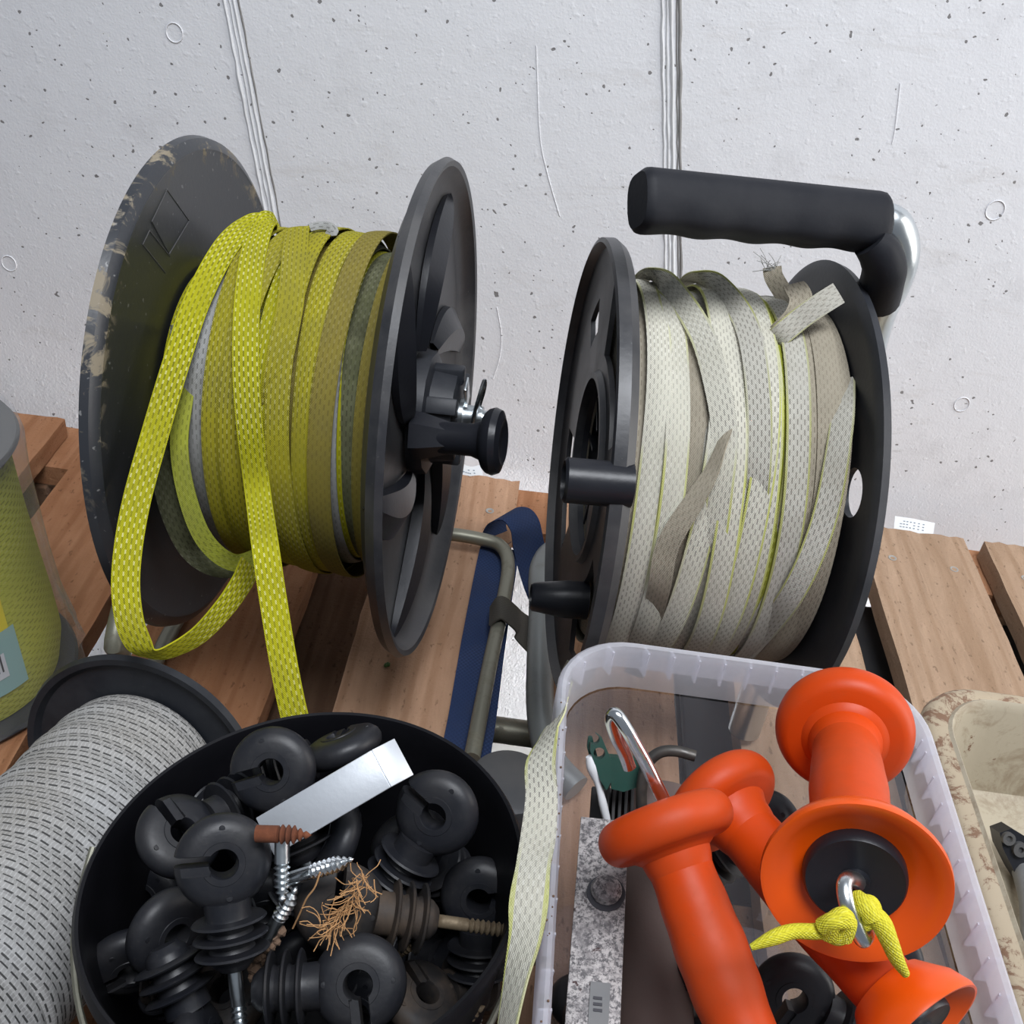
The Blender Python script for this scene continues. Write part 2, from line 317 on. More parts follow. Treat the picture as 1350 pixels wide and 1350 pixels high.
M['ink'] = flat('printed_ink', (0.05, 0.05, 0.06)); M['coir'] = flat('coconut_fibre', (0.55, 0.30, 0.13), 0.9); M['soil'] = flat('dry_soil', (0.16, 0.10, 0.065), 0.95)
M['inkgrey'] = flat('pale_print', (0.30, 0.36, 0.42)); M['leaf'] = flat('green_crumb', (0.05, 0.12, 0.02))
M['rustspot'] = flat('rust_stain', (0.45, 0.16, 0.04), 0.9); M['screwhole'] = flat('nail_steel', (0.3, 0.29, 0.27), 0.5)
M['floor'] = plastic('floor_concrete', (0.36, 0.36, 0.35), (0.5, 0.5, 0.48), 0.5, 0.8)

# ------------------------------------------------------------------ mesh helpers
def newbm():
    bm = bmesh.new(); bm.loops.layers.uv.new('UVMap'); return bm
def emit(bm, name, mats, parent=None, smooth=True, world=False, keepn=False):
    if world and parent is not None: bm.transform(parent.matrix_basis.inverted())
    me = bpy.data.meshes.new(name); keepn or bmesh.ops.recalc_face_normals(bm, faces=bm.faces[:])
    bm.to_mesh(me); bm.free()
    for m in (mats if isinstance(mats, (list, tuple)) else [mats]): me.materials.append(M[m] if isinstance(m, str) else m)
    if smooth:
        me.shade_smooth()
        try: me.set_sharp_from_angle(angle=R(38))
        except Exception: pass
    o = bpy.data.objects.new(name, me); COL.objects.link(o)
    if parent is not None: o.parent = parent
    return o
def thing(name, label, cat, loc=(0, 0, 0), mat=None, group=None):
    o = bpy.data.objects.new(name, None); COL.objects.link(o); o.empty_display_size = 0.02
    o.matrix_basis = mat if mat is not None else Matrix.Translation(V(loc))
    o['label'] = label; o['category'] = cat
    if group: o['group'] = group
    return o
def tag(o, label, cat, group=None):
    o['label'] = label; o['category'] = cat
    if group: o['group'] = group
    return o
def orth(a):
    a = V(a).normalized(); h = V((0, 0, 1)) if abs(a.z) < 0.9 else V((1, 0, 0))
    x = h.cross(a).normalized(); return a, x, a.cross(x)
def lathe(bm, o, ax, prof, seg=48, mi=0, u0=0.0, caps=False):
    """prof: (height along ax, radius)"""
    o = V(o); a, x, y = orth(ax); uvl = bm.loops.layers.uv.active; rings = []
    for h, r in prof:
        if r < 1e-6: rings.append([bm.verts.new(o + a * h)])
        else: rings.append([bm.verts.new(o + a * h + (x * math.cos(2 * PI * k / seg) + y * math.sin(2 * PI * k / seg)) * r) for k in range(seg)])
    dist = [0]
    for i in range(1, len(prof)): dist.append(dist[-1] + math.hypot(prof[i][0] - prof[i - 1][0], prof[i][1] - prof[i - 1][1]))
    for i in range(len(rings) - 1):
        A, B = rings[i], rings[i + 1]
        if len(A) == 1 and len(B) == 1: continue
        rr = max(prof[i][1], prof[i + 1][1])
        for k in range(seg):
            k2 = (k + 1) % seg
            if len(A) == 1: vs_ = [A[0], B[k], B[k2]]; uu = [(k, dist[i]), (k, dist[i + 1]), (k + 1, dist[i + 1])]
            elif len(B) == 1: vs_ = [A[k], B[0], A[k2]]; uu = [(k, dist[i]), (k, dist[i + 1]), (k + 1, dist[i])]
            else: vs_ = [A[k], B[k], B[k2], A[k2]]; uu = [(k, dist[i]), (k, dist[i + 1]), (k + 1, dist[i + 1]), (k + 1, dist[i])]
            f = bm.faces.new(vs_); f.material_index = mi
            for l, (a_, b_) in zip(f.loops, uu): l[uvl].uv = (a_ / seg * 2 * PI * rr, b_)
    if caps:
        for r_ in (rings[0], rings[-1]):
            if len(r_) > 2: bm.faces.new(r_).material_index = mi
    return rings
def smoothpath(pts, n=6):
    """Catmull-Rom through points (Vectors of any size)"""
    P = [V(p) for p in pts]; out = []
    for i in range(len(P) - 1):
        p0 = P[max(i - 1, 0)]; p1 = P[i]; p2 = P[i + 1]; p3 = P[min(i + 2, len(P) - 1)]
        for k in range(n):
            t = k / n
            out.append(0.5 * ((2 * p1) + (p2 - p0) * t + (2 * p0 - 5 * p1 + 4 * p2 - p3) * t * t + (3 * p1 - p0 - 3 * p2 + p3) * t ** 3))
    out.append(P[-1]); return out
def tube(bm, pts, rad, seg=16, mi=0, smooth=6, cap=True):
    P = smoothpath(pts, smooth) if smooth else [V(p) for p in pts]
    if hasattr(rad, '__len__'):
        rr = [v[0] for v in smoothpath([V((r, 0, 0)) for r in rad], smooth)] if smooth else list(rad)
    else: rr = [rad] * len(P)
    T = [(P[min(i + 1, len(P) - 1)] - P[max(i - 1, 0)]).normalized() for i in range(len(P))]
    _, x, y = orth(T[0]); rings = []; uvl = bm.loops.layers.uv.active; s = 0
    for i, p in enumerate(P):
        if i: s += (p - P[i - 1]).length
        x = (x - T[i] * x.dot(T[i])).normalized(); y = T[i].cross(x)
        rings.append(([bm.verts.new(p + (x * math.cos(2 * PI * k / seg) + y * math.sin(2 * PI * k / seg)) * rr[i]) for k in range(seg)], s, rr[i]))
    for (A, s0, r0), (B, s1, r1) in zip(rings, rings[1:]):
        for k in range(seg):
            k2 = (k + 1) % seg; f = bm.faces.new([A[k], A[k2], B[k2], B[k]]); f.material_index = mi
            for l, uvv in zip(f.loops, ((s0, k), (s0, k + 1), (s1, k + 1), (s1, k))): l[uvl].uv = (uvv[0], uvv[1] / seg * 2 * PI * r0)
    if cap:
        bm.faces.new(rings[0][0][::-1]).material_index = mi; bm.faces.new(rings[-1][0]).material_index = mi
def ribbon(bm, pts, nrm, width, thick=0.0008, mi=0, closed=False, crown=0.0006, us=0.0, nv=4):
    """flat tape along pts with surface normals nrm"""
    uvl = bm.loops.layers.uv.active; N = len(pts); rows = []; s = us
    for i in range(N):
        a = pts[(i - 1) % N] if (closed or i) else pts[0]; b = pts[(i + 1) % N] if (closed or i < N - 1) else pts[-1]
        t = (b - a).normalized(); nn = nrm[i] - t * nrm[i].dot(t)
        nn = nn.normalized() if nn.length > 1e-6 else orth(t)[1]
        wd = t.cross(nn).normalized(); ww = width[i] if hasattr(width, '__len__') else width
        if i: s += (pts[i] - pts[i - 1]).length
        top = []; bot = []
        for k in range(nv + 1):
            q = k / nv - 0.5; c = crown * (1 - 4 * q * q)
            top.append(bm.verts.new(pts[i] + wd * (q * ww) + nn * c)); bot.append(bm.verts.new(pts[i] + wd * (q * ww) + nn * (c - thick)))
        rows.append((top, bot, s, ww))
    M_ = N if closed else N - 1
    for i in range(M_):
        A, B = rows[i], rows[(i + 1) % N]; s0 = A[2]; s1 = B[2] if (i + 1) < N else A[2] + (pts[0] - pts[-1]).length
        for k in range(nv):
            va, vb = (k / nv - 0.5) * A[3], ((k + 1) / nv - 0.5) * A[3]
            for side, flip in ((0, False), (1, True)):
                q = [A[side][k], A[side][k + 1], B[side][k + 1], B[side][k]]; uu = [(s0, va), (s0, vb), (s1, vb), (s1, va)]
                if flip: q.reverse(); uu.reverse()
                f = bm.faces.new(q); f.material_index = mi
                for l, x in zip(f.loops, uu): l[uvl].uv = x
        for k in (0, nv):
            q = [A[0][k], B[0][k], B[1][k], A[1][k]]
            if k: q.reverse()
            f = bm.faces.new(q); f.material_index = mi
            for l in f.loops: l[uvl].uv = (s0, (k / nv - 0.5) * A[3])
    if not closed:
        for row in (rows[0], rows[-1]):
            f = bm.faces.new(row[0] + row[1][::-1]); f.material_index = mi
def box(bm, c, s, rot=None, mi=0, bev=0.0):
    r = bmesh.ops.create_cube(bm, size=1.0); vs_ = r['verts']
    mt = Matrix.Translation(V(c)) @ (rot.to_4x4() if rot else Matrix.Identity(4)) @ Matrix.Diagonal((*s, 1))
    fs = list({f for v in vs_ for f in v.link_faces})
    for f in fs: f.material_index = mi
    bmesh.ops.transform(bm, matrix=mt, verts=vs_)
    if bev:
        es = list({e for v in vs_ for e in v.link_edges})
        bmesh.ops.bevel(bm, geom=es, offset=bev, segments=2, affect='EDGES', profile=0.5)
def prism(bm, outline, dvec, mi=0):
    """closed outline extruded by dvec"""
    a = [bm.verts.new(V(p)) for p in outline]; b = [bm.verts.new(V(p) + V(dvec)) for p in outline]; n = len(a)
    bm.faces.new(a[::-1]).material_index = mi; bm.faces.new(b).material_index = mi
    for i in range(n): bm.faces.new([a[i], a[(i + 1) % n], b[(i + 1) % n], b[i]]).material_index = mi
def cut(o, cutters):
    """boolean difference baked into the mesh; cutters are thrown away"""
    for c in cutters:
        m = o.modifiers.new('cut', 'BOOLEAN'); m.operation = 'DIFFERENCE'; m.solver = 'EXACT'; m.object = c
    dg = bpy.context.evaluated_depsgraph_get(); dg.update()
    me = bpy.data.meshes.new_from_object(o.evaluated_get(dg)); old = o.data; nm = old.name
    o.modifiers.clear(); o.data = me; bpy.data.meshes.remove(old); me.name = nm
    for c in cutters:
        d = c.data; bpy.data.objects.remove(c); bpy.data.meshes.remove(d)
    me.shade_smooth()
    try: me.set_sharp_from_angle(angle=R(35))
    except Exception: pass
def cutter(bm, parent):
    o = emit(bm, 'cutter', 'black', parent, smooth=False); return o
def axisframe(c, n):
    n = V(n).normalized(); y = V((0, 0, 1)).cross(n).normalized(); z = n.cross(y)
    return Matrix.Translation(V(c)) @ Matrix((n, y, z)).transposed().to_4x4()

# ================================================================== STRUCTURE
WY = 0.955
bm = newbm(); box(bm, (0.1, WY + 0.05, 0.3), (3.4, 0.10, 1.9))
for (px, py) in ((230, 43), (12, 347), (1312, 277), (1268, 533)):
    c = ony(px, py, WY); rr = 0.0072 if px != 1312 else 0.008
    ring = [c + V((math.cos(a) * rr, -0.0004, math.sin(a) * rr * 1.1)) for a in [2 * PI * k / 24 for k in range(25)]]
    tube(bm, ring, 0.0004, 6, 0, 0, False)
for cr in ([(707, 60), (708, 90), (712, 180), (722, 230), (738, 285)], [(655, 405), (661, 440), (659, 470), (650, 500)], [(1187, 110), (1180, 170), (1176, 190)]):
    tube(bm, [ony(x, y, WY - .0001) for x, y in cr], 0.0005, 5, 0, 6)
o = emit(bm, 'wall_back', ['concrete'], smooth=False); o['kind'] = 'structure'
bm = newbm(); box(bm, (0.1, 0.3, -0.47), (3.4, 1.4, 0.06)); o = emit(bm, 'floor', 'floor', smooth=False); o['kind'] = 'structure'
def seam(name, a, b, lines):
    bm = newbm(); A = ony(*a, WY); B = ony(*b, WY); d = (B - A).normalized(); A = A - d * 0.5; B = B + d * 0.3
    L = (B - A).length; side = d.cross(V((0, 1, 0))).normalized()
    for off, wd, dp, mi in lines:
        n = 90; pts = []
        for k in range(n + 1):
            j = (random.random() - 0.5) * 0.0009
            pts.append(A + d * (L * k / n) + side * (off + j) + V((0, 0.0002, 0)))
        tube(bm, pts, [wd * (0.75 + 0.5 * random.random()) for _ in pts], 6, mi, 0)
    bmesh.ops.transform(bm, matrix=Matrix.Identity(4), verts=bm.verts[:])
    o = emit(bm, name, ['ridge', 'ridge_dark']); o['kind'] = 'structure'; return o
seam('trim_1', (302, 0), (357, 285), [(-0.0045, 0.0017, 0, 0), (0.0, 0.0012, 0, 0), (0.004, 0.0015, 0, 0), (0.008, 0.0009, 0, 1)])
seam('trim_2', (884, 0), (887, 370), [(0.0075, 0.0016, 0, 1), (0.005, 0.0008, 0, 1), (0.001, 0.0018, 0, 0), (-0.003, 0.0013, 0, 0), (-0.0068, 0.0016, 0, 0)])

# ================================================================== PALLET
pal = thing('pallet', 'wooden pallet of spaced softwood boards in front of the white wall, carrying all the reels', 'pallet')
boards = [(-0.60, -0.468, 0.90, 'wood_red'), (-0.430, -0.325, 0.895, 'wood_red'), (-0.283, -0.168, 0.89, 'wood_red'), (-0.116, 0.004, 0.898, 'wood'),
          (0.045, 0.152, 0.895, 'wood'), (0.203, 0.322, 0.89, 'wood_pale'), (0.355, 0.466, 0.905, 'wood_pale'), (0.487, 0.60, 0.905, 'wood_pale')]
def rough_board(name, x0, x1, y0, y1, z0, z1, mat, parent, ragged=0.002, nx=14, wane=0.0):
    bm = newbm(); ny = 40; g = []
    for i in range(nx + 1):
        u = i / nx; e = y1 + (random.random() - 0.5) * ragged * 2; col = []
        for j in range(ny + 1):
            v = j / ny; y = y0 + (e - y0) * v
            x = x0 + (x1 - x0) * u
            if i in (0, nx): x += (random.random() - 0.5) * 0.0012
            col.append(bm.verts.new((x, y, z1 + (random.random() - 0.5) * 0.0005)))
        g.append(col)
    for i in range(nx):
        for j in range(ny): bm.faces.new([g[i][j], g[i + 1][j], g[i + 1][j + 1], g[i][j + 1]])
    ext = bmesh.ops.extrude_face_region(bm, geom=bm.faces[:])
    for v in [v for v in ext['geom'] if isinstance(v, bmesh.types.BMVert)]: v.co.z = z0
    o = emit(bm, name, mat, parent, smooth=False); return o
for i, (x0, x1, ye, mt) in enumerate(boards):
    b = rough_board('deck_board', x0, x1, -0.12, ye, -0.021, 0.0, mt, pal)
    for fx, fy in ((0.25, 0.05), (0.75, 0.055)):
        nb = newbm()
        p = (x0 + (x1 - x0) * fx + random.uniform(-0.006, 0.006), ye - fy + random.uniform(-0.006, 0.006), 0)
        lathe(nb, p, (0, 0, 1), [(-0.002, 0.0042), (0.0004, 0.0042), (0.0006, 0.0036), (-0.0004, 0.0015), (-0.0004, 0.0)], 14)
        emit(nb, 'nail', 'screwhole', b)
rough_board('stringer_board', -0.62, 0.62, 0.845, 0.918, -0.045, -0.0225, 'wood_red', pal, 0.003)
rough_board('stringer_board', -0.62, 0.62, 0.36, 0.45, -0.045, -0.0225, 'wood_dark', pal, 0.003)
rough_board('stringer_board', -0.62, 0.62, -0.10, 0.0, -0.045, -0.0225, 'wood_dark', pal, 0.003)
for bx, by in ((-0.52, 0.875), (-0.04, 0.90), (0.50, 0.875), (-0.52, 0.40), (0.0, 0.40), (0.5, 0.40)):
    if (bx, by) == (-0.04, 0.90): bx, by = -0.07, 0.875
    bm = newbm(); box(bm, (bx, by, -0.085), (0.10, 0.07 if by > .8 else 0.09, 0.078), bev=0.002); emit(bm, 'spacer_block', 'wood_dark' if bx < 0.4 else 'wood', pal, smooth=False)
for y in (0.40,): rough_board('bottom_board', -0.62, 0.62, y - 0.05, y + 0.05, -0.146, -0.1245, 'wood_dark', pal, 0.003)
bm = newbm(); box(bm, (0.38, 0.935, -0.0105), (0.024, 0.034, 0.02)); 
bm.free()
def paper_tag(pts, label):
    bm = newbm(); P = smoothpath([V(p) for p in pts], 6); nn = [V((0, -0.75, 0.66))] * len(P)
    ribbon(bm, P, nn, 0.017, 0.0004, 0, crown=0)
    for row in (-0.0045, -0.0015, 0.0015):
        for k in range(3, len(P) - 3):
            if random.random() < 0.72:
                t = (P[k + 1] - P[k]).normalized(); wd = t.cross(nn[0]).normalized()
                box(bm, P[k] + wd * row + nn[0] * 0.0003, (0.0016, 0.0007, 0.0007), None, 1)
    o = emit(bm, 'paper_tag', ['paper', 'inkgrey'], pal); o['label'] = label
paper_tag([ony(588, 606, 0.906), ony(602, 619, 0.903), ony(620, 626, 0.902), ony(636, 623, 0.905)], 'small white printed paper tag')
paper_tag([ony(1179, 691, 0.909), ony(1200, 694, 0.909), ony(1231, 700, 0.909)], 'small white printed paper tag')

# dark crates added under the pallet to keep the gaps between boards black
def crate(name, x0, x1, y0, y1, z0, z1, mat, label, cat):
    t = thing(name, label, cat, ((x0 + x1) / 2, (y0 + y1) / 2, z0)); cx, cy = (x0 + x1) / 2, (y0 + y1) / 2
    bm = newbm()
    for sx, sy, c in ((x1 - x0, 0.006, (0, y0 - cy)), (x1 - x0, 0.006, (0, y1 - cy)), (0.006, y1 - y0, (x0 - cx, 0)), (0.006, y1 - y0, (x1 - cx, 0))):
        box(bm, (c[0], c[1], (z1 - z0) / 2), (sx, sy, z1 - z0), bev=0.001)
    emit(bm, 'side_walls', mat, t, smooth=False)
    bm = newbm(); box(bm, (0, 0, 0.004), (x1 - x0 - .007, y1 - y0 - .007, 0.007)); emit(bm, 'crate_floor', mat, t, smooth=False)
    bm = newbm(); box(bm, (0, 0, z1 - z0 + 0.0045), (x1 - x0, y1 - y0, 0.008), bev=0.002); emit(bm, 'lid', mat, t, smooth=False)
crate('gap_filler_crate', -0.275, -0.122, 0.47, 0.83, -0.44, -0.06, 'wood_dark', 'dark brown crate added under the pallet to darken the gap beneath the yellow tape reel', 'crate')
crate('gap_filler_crate', 0.17, 0.60, 0.47, 0.835, -0.44, -0.058, 'clutter', 'black crate added under the pallet to blacken the gap right of the white tape reel', 'crate')
crate('gap_filler_crate', -0.44, 0.60, -0.1, 0.45, -0.44, -0.16, 'clutter', 'wide black crate added under the front of the pallet to hide the floor', 'crate')

# ================================================================== LEFT REEL (yellow tape)
LC, LN = V((-0.075, 0.638, 0.227)), V((0.996, -0.053, 0.065))
LM = axisframe(LC, LN)
reel = thing('tape_reel', 'large black reel of dirty yellow woven tape with a crank knob on its right flange', 'reel', mat=LM)
toL = LM.inverted()
# left flange: smooth disc with bent scuffed rim
bm = newbm()
lathe(bm, (-0.152, 0, 0), (1, 0, 0), [(-0.004, 0.0), (-0.004, 0.160), (-0.009, 0.1680), (-0.008, 0.1712), (-0.003, 0.1698), (0.000, 0.1655), (0.0008, 0.163), (0.0, 0.161), (0.0, 0.0)], 128)
def outline_ridge(bm, pts, x, rad=0.0006):
    tube(bm, [V((x, p[0], p[1])) for p in pts], rad, 6, 0, 0)
def diam(cy, cz, w_, h_, x): return [(cy, cz + h_), (cy + w_, cz), (cy, cz - h_), (cy - w_, cz), (cy, cz + h_)]
fl = emit(bm, 'flange', 'flange_dirty', reel)
bm = newbm()
def lpt(px, py, x):
    """point on plane local x of the left reel"""
    r = ray(px, py); n = LN.normalized(); c = LC + n * x
    return toL @ (EYE + r * ((c - EYE).dot(n) / r.dot(n)))
for poly in ([(220, 250), (200, 292), (223, 335), (249, 291), (220, 250)], [(197, 304), (188, 322), (218, 360)], [(197, 304), (224, 338)]):
    tube(bm, [lpt(x, y, -0.1520) for x, y in poly], 0.0004, 6, 0, 0)
emit(bm, 'embossed_diamonds', 'grey_dark', fl)
# right flange: dished, with raised lip and curved leaf-shaped blades
bm = newbm()
lathe(bm, (0, 0, 0), (1, 0, 0), [(-0.003, 0.0), (-0.003, 0.150), (0.002, 0.160), (0.004, 0.168), (0.010, 0.1715), (0.0145, 0.1695), (0.0135, 0.166), (0.006, 0.1625), (0.000, 0.152), (0.0, 0.0)], 128)
fr = emit(bm, 'flange', 'black_sheen', reel); fr['label'] = 'dished right flange with raised lip'
def leaf(tipa):
    bm = newbm(); n = 26; cen = []
    for k in range(n + 1):
        s = k / n; r = 0.050 + (0.159 - 0.050) * s; a = R(tipa + 44 * (1 - s) ** 1.3)
        cen.append(V((0, math.cos(a) * r, math.sin(a) * r)))
    rows = []
    for k, c in enumerate(cen):
        s = k / n; t = (cen[min(k + 1, n)] - cen[max(k - 1, 0)]).normalized(); pn = V((1, 0, 0)).cross(t)
        hw = 0.0165 * math.sin(PI * (s * 0.93 + 0.07)) ** 0.75 + 0.0003; b = math.sin(PI * (s * .9 + .08)) ** 0.5
        rows.append([bm.verts.new(c + pn * (hw * u_) + V((h_ * b + .0006, 0, 0))) for u_, h_ in ((-1, 0), (-0.97, 0.0085), (0.05, 0.0125), (0.97, 0.0045), (1, 0))])
    for A, B in zip(rows, rows[1:]):
        for k in range(4): bm.faces.new([A[k], A[k + 1], B[k + 1], B[k]])
    return bm
for k in range(6): emit(leaf(50 - 60 * k), 'leaf_rib', 'black_clean', fr)
# hub block and cotter hardware
bm = newbm()
lathe(bm, (0, 0, 0), (1, 0, 0), [(0.0, 0.045), (0.010, 0.043), (0.012, 0.034), (0.028, 0.032), (0.030, 0.026), (0.030, 0.0)], 12)
for a in range(6):
    an = R(a * 60 + 20); box(bm, (0.016, math.cos(an) * 0.030, math.sin(an) * 0.030), (0.032, 0.012, 0.012), Matrix.Rotation(an, 3, 'X'), 0, 0.002)
emit(bm, 'hub', 'black', reel)
bm = newbm(); lathe(bm, (-0.17, 0, 0), (1, 0, 0), [(0, 0), (0, 0.006), (0.222, 0.006), (0.222, 0)], 20)
emit(bm, 'axle', 'zinc', reel)
bm = newbm(); lathe(bm, (0.030, 0, 0), (1, 0, 0), [(0, 0), (0, 0.0125), (0.003, 0.0125), (0.003, 0.0085), (0.016, 0.0085), (0.016, 0)], 24)
box(bm, (0.034, 0.002, 0.018), (0.002, 0.012, 0.020), Matrix.Rotation(R(20), 3, 'X'), 0, 0.0005)
emit(bm, 'axle_collar', 'zinc', reel)
bm = newbm()
tube(bm, [V((0.040, -0.004, -0.018)), V((0.040, -0.006, -0.006)), V((0.041, -0.009, 0.006)), V((0.044, -0.006, 0.020)), V((0.046, 0.004, 0.028)), V((0.045, 0.008, 0.018)), V((0.042, 0.004, 0.004)), V((0.040, 0.0, -0.014))], 0.0016, 8)
emit(bm, 'linch_pin', 'chrome', reel)
# crank
CK0 = toL @ at(546, 574, 0.700); CKd = (toL.to_3x3() @ (at(650, 582, 0.69) - at(546, 574, 0.700))); cl = CKd.length
bm = newbm(); lathe(bm, CK0, CKd, [(0.0, 0.0), (0.0, 0.016), (0.006, 0.0155), (0.024, 0.0105), (0.026, 0.0)], 6)
emit(bm, 'crank_arm', 'black_clean', reel)
bm = newbm()
lathe(bm, CK0, CKd, [(0.012, 0.0), (0.012, 0.0105), (cl - 0.014, 0.0108), (cl - 0.008, 0.0130), (cl - 0.0055, 0.0185), (cl - 0.003, 0.0210), (cl + .001, 0.0222), (cl + 0.005, 0.0205), (cl + 0.007, 0.015), (cl + 0.005, 0.009), (cl + 0.004, 0.0)], 40)
emit(bm, 'crank_knob', 'black_clean', reel)

def ring_band(bm, x0, r0, amp, ph, wdt, mi, seg=110, bulge=0.0015, wob=0.0008, h2=0.0):
    pts, nn = [], []; p1, p2 = random.random() * 6, random.random() * 6
    for k in range(seg):
        a = 2 * PI * k / seg
        x = x0 + amp * math.sin(a + ph) + h2 * math.sin(2 * a + p1) + 0.0006 * math.sin(3 * a + p2)
        r = r0 + wob * math.sin(3 * a + p1) + wob * 0.6 * math.sin(7 * a + p2)
        pts.append(V((x, math.cos(a) * r, math.sin(a) * r)))
        tl = 0.12 * math.sin(a * 2 + p2)
        nn.append((V((0, math.cos(a), math.sin(a))) + V((tl, 0, 0))).normalized())
    ribbon(bm, pts, nn, wdt, 0.0009, mi, True, crown=bulge)
# angle: local y points to +Y? frame y = z x n
bm = newbm()
lathe(bm, (-0.150, 0, 0), (1, 0, 0), [(0.0, 0.05), (0.0, 0.088), (0.010, 0.093), (0.03, 0.104), (0.05, 0.109), (0.12, 0.107), (0.146, 0.099), (0.148, 0.05)], 96, 0)
under = [(-0.139, 0.092, 0.002, 3), (-0.128, 0.099, 0.002, 4), (-0.117, 0.1035, 0.003, 3), (-0.104, 0.109, 0.003, 2), (-0.09, 0.112, 0.002, 4), (-0.076, 0.112, 0.003, 3), (-0.062, 0.112, 0.003, 2), (-0.048, 0.112, 0.002, 3), (-0.036, 0.111, 0.002, 4), (-0.022, 0.107, 0.002, 3), (-0.011, 0.103, 0.001, 3)]
for x, r, am, mi in under: ring_band(bm, x, r - .001, am, random.random() * 6, 0.0130, mi, wob=0.0004)
over = [(-0.117, 0.1120, 0.003, 3.0, 4), (-0.101, 0.1165, 0.004, 2.4, 1), (-0.088, 0.1190, 0.005, 1.2, 1), (-0.0715, 0.1170, 0.003, 2.0, 0), (-0.060, 0.1200, 0.005, 2.8, 1), (-0.0455, 0.1175, 0.004, 2.2, 1), (-0.033, 0.1200, 0.004, 1.6, 2), (-0.0115, 0.1120, 0.002, 0.5, 2)]  # right-hand bands olive: dirt and dimmer light both put into the tape colour
for x, r, am, ph, mi in over: ring_band(bm, x, r, am, ph, 0.0145, mi, h2=0.0012, wob=0.0004, bulge=0.0007)
emit(bm, 'wound_tape', ['yel', 'yel2', 'olive', 'moss', 'greytape'], reel)
def free_ribbon(name, specs, width, mat, parent, label=None, nrmf=None, n=8, thick=0.0009):
    """specs: (px, py, depth, twist degrees)"""
    P = smoothpath([at(s[0], s[1], s[2]) for s in specs], n)
    tw = [v[0] for v in smoothpath([V((s[3] if len(s) > 3 else 0, 0, 0)) for s in specs], n)]
    ws = [v[0] for v in smoothpath([V((s[4] if len(s) > 4 else 1, 0, 0)) for s in specs], n)]
    nn = []
    for i, p in enumerate(P):
        t = (P[min(i + 1, len(P) - 1)] - P[max(i - 1, 0)]).normalized(); q = (EYE - p).normalized()
        q = (q - t * q.dot(t)).normalized(); nn.append(Matrix.Rotation(R(tw[i]), 3, t) @ q)
    bm = newbm(); ribbon(bm, P, nn, [width * k for k in ws], thick, 0, False, 0.0003)
    o = emit(bm, name, mat, parent, world=parent is not None)
    if label: o['label'] = label
    return o
def dcyl(x, y, r): return (oncyl(x, y, LC, LN, r) - EYE).dot(FW)
free_ribbon('loose_tape', [(365, 296, dcyl(365, 300, .119) + .02, 50), (335, 293, dcyl(335, 296, .12), 42), (300, 322, dcyl(300, 322, .12), 20), (262, 392, dcyl(262, 392, .12), 5), (235, 470, .632, 0), (205, 570, .618, 0), (178, 670, .608, 0), (166, 755, .602, 0), (170, 815, .600, 8), (183, 850, .602, 30), (196, 862, .606, 70), (222, 860, .612, 62), (262, 838, .622, 48), (296, 802, .634, 40), (318, 770, .645, 35), (330, 745, .66, 30)], 0.0155, 'yel', reel, 'bright yellow loose loop of tape')
free_ribbon('loose_tape', [(368, 297, dcyl(360, 300, .119) + .025, 50), (350, 292, dcyl(350, 297, .121), 42), (335, 330, dcyl(335, 330, .122), 10), (326, 400, dcyl(326, 400, .1225), 0), (324, 480, dcyl(324, 480, .1235), 0), (329, 560, dcyl(329, 560, .1245), 0), (340, 650, dcyl(340, 650, .128), 0), (349, 715, .612, 0), (360, 790, .606, 5), (373, 870, .602, 8), (386, 935, .600, 10), (398, 975, .60, 20)], 0.0155, 'yel', reel, 'tape end hanging down behind the bucket')
free_ribbon('loose_tape', [(392, 300, dcyl(392, 310, .119), 20), (388, 340, dcyl(388, 340, .1235), 0), (383, 400, dcyl(383, 400, .1235), 0), (366, 490, dcyl(366, 490, .121), -5), (358, 560, dcyl(358, 560, .112), -5)], 0.0155, 'yel2', reel)
free_ribbon('loose_tape', [(240, 430, .672, 0), (232, 520, .655, 15), (216, 580, .65, 30), (216, 640, .652, 30), (236, 700, .665, 20), (262, 735, .68, 10), (300, 748, .69, 0), (350, 735, .72, 0)], 0.014, 'moss', reel, 'mossy dark tape strand')
free_ribbon('loose_tape', [(256, 430, .665, 0), (243, 520, .645, 10), (236, 590, .64, 20), (248, 660, .645, 15), (272, 715, .655, 10), (310, 742, .675, 0), (350, 728, .71, 0)], 0.011, 'yelgreen', reel)
bm = newbm(); P = [toL @ at(*q) for q in ((408, 300, .69), (422, 297, .692), (436, 299, .69), (440, 306, .688), (432, 303, .69))]
ribbon(bm, smoothpath(P, 6), [V((0, -.6, .8))] * 25, 0.006, 0.0008); emit(bm, 'loose_tape', 'greytape', reel)
# stand of the left reel
bm = newbm()
hubL = LM @ V((-0.168, 0, 0)); foot = at(161, 868, 0.70)
tube(bm, [hubL, hubL + V((-0.012, -0.01, -0.03)), V((foot.x, foot.y, foot.z + .03)), foot, V((foot.x, foot.y - .01, 0.007))], 0.0062, 14)
pr = [V((-0.25, 0.50, 0.0065)), V((-0.26, 0.60, 0.0065)), V((-0.245, 0.745, 0.0065)), V((-0.20, 0.765, 0.0065)), V((-0.12, 0.768, 0.0065))]
q = [onz(575, 703, .018), onz(635, 711, .018), onz(662, 722, .018), onz(670, 748, .018), onz(662, 800, .018), onz(645, 880, .018), onz(622, 1000, .018)]
tube(bm, pr + q, 0.0062, 14, 0, 8)
emit(bm, 'stand_frame', 'dull_rod', reel, world=True)

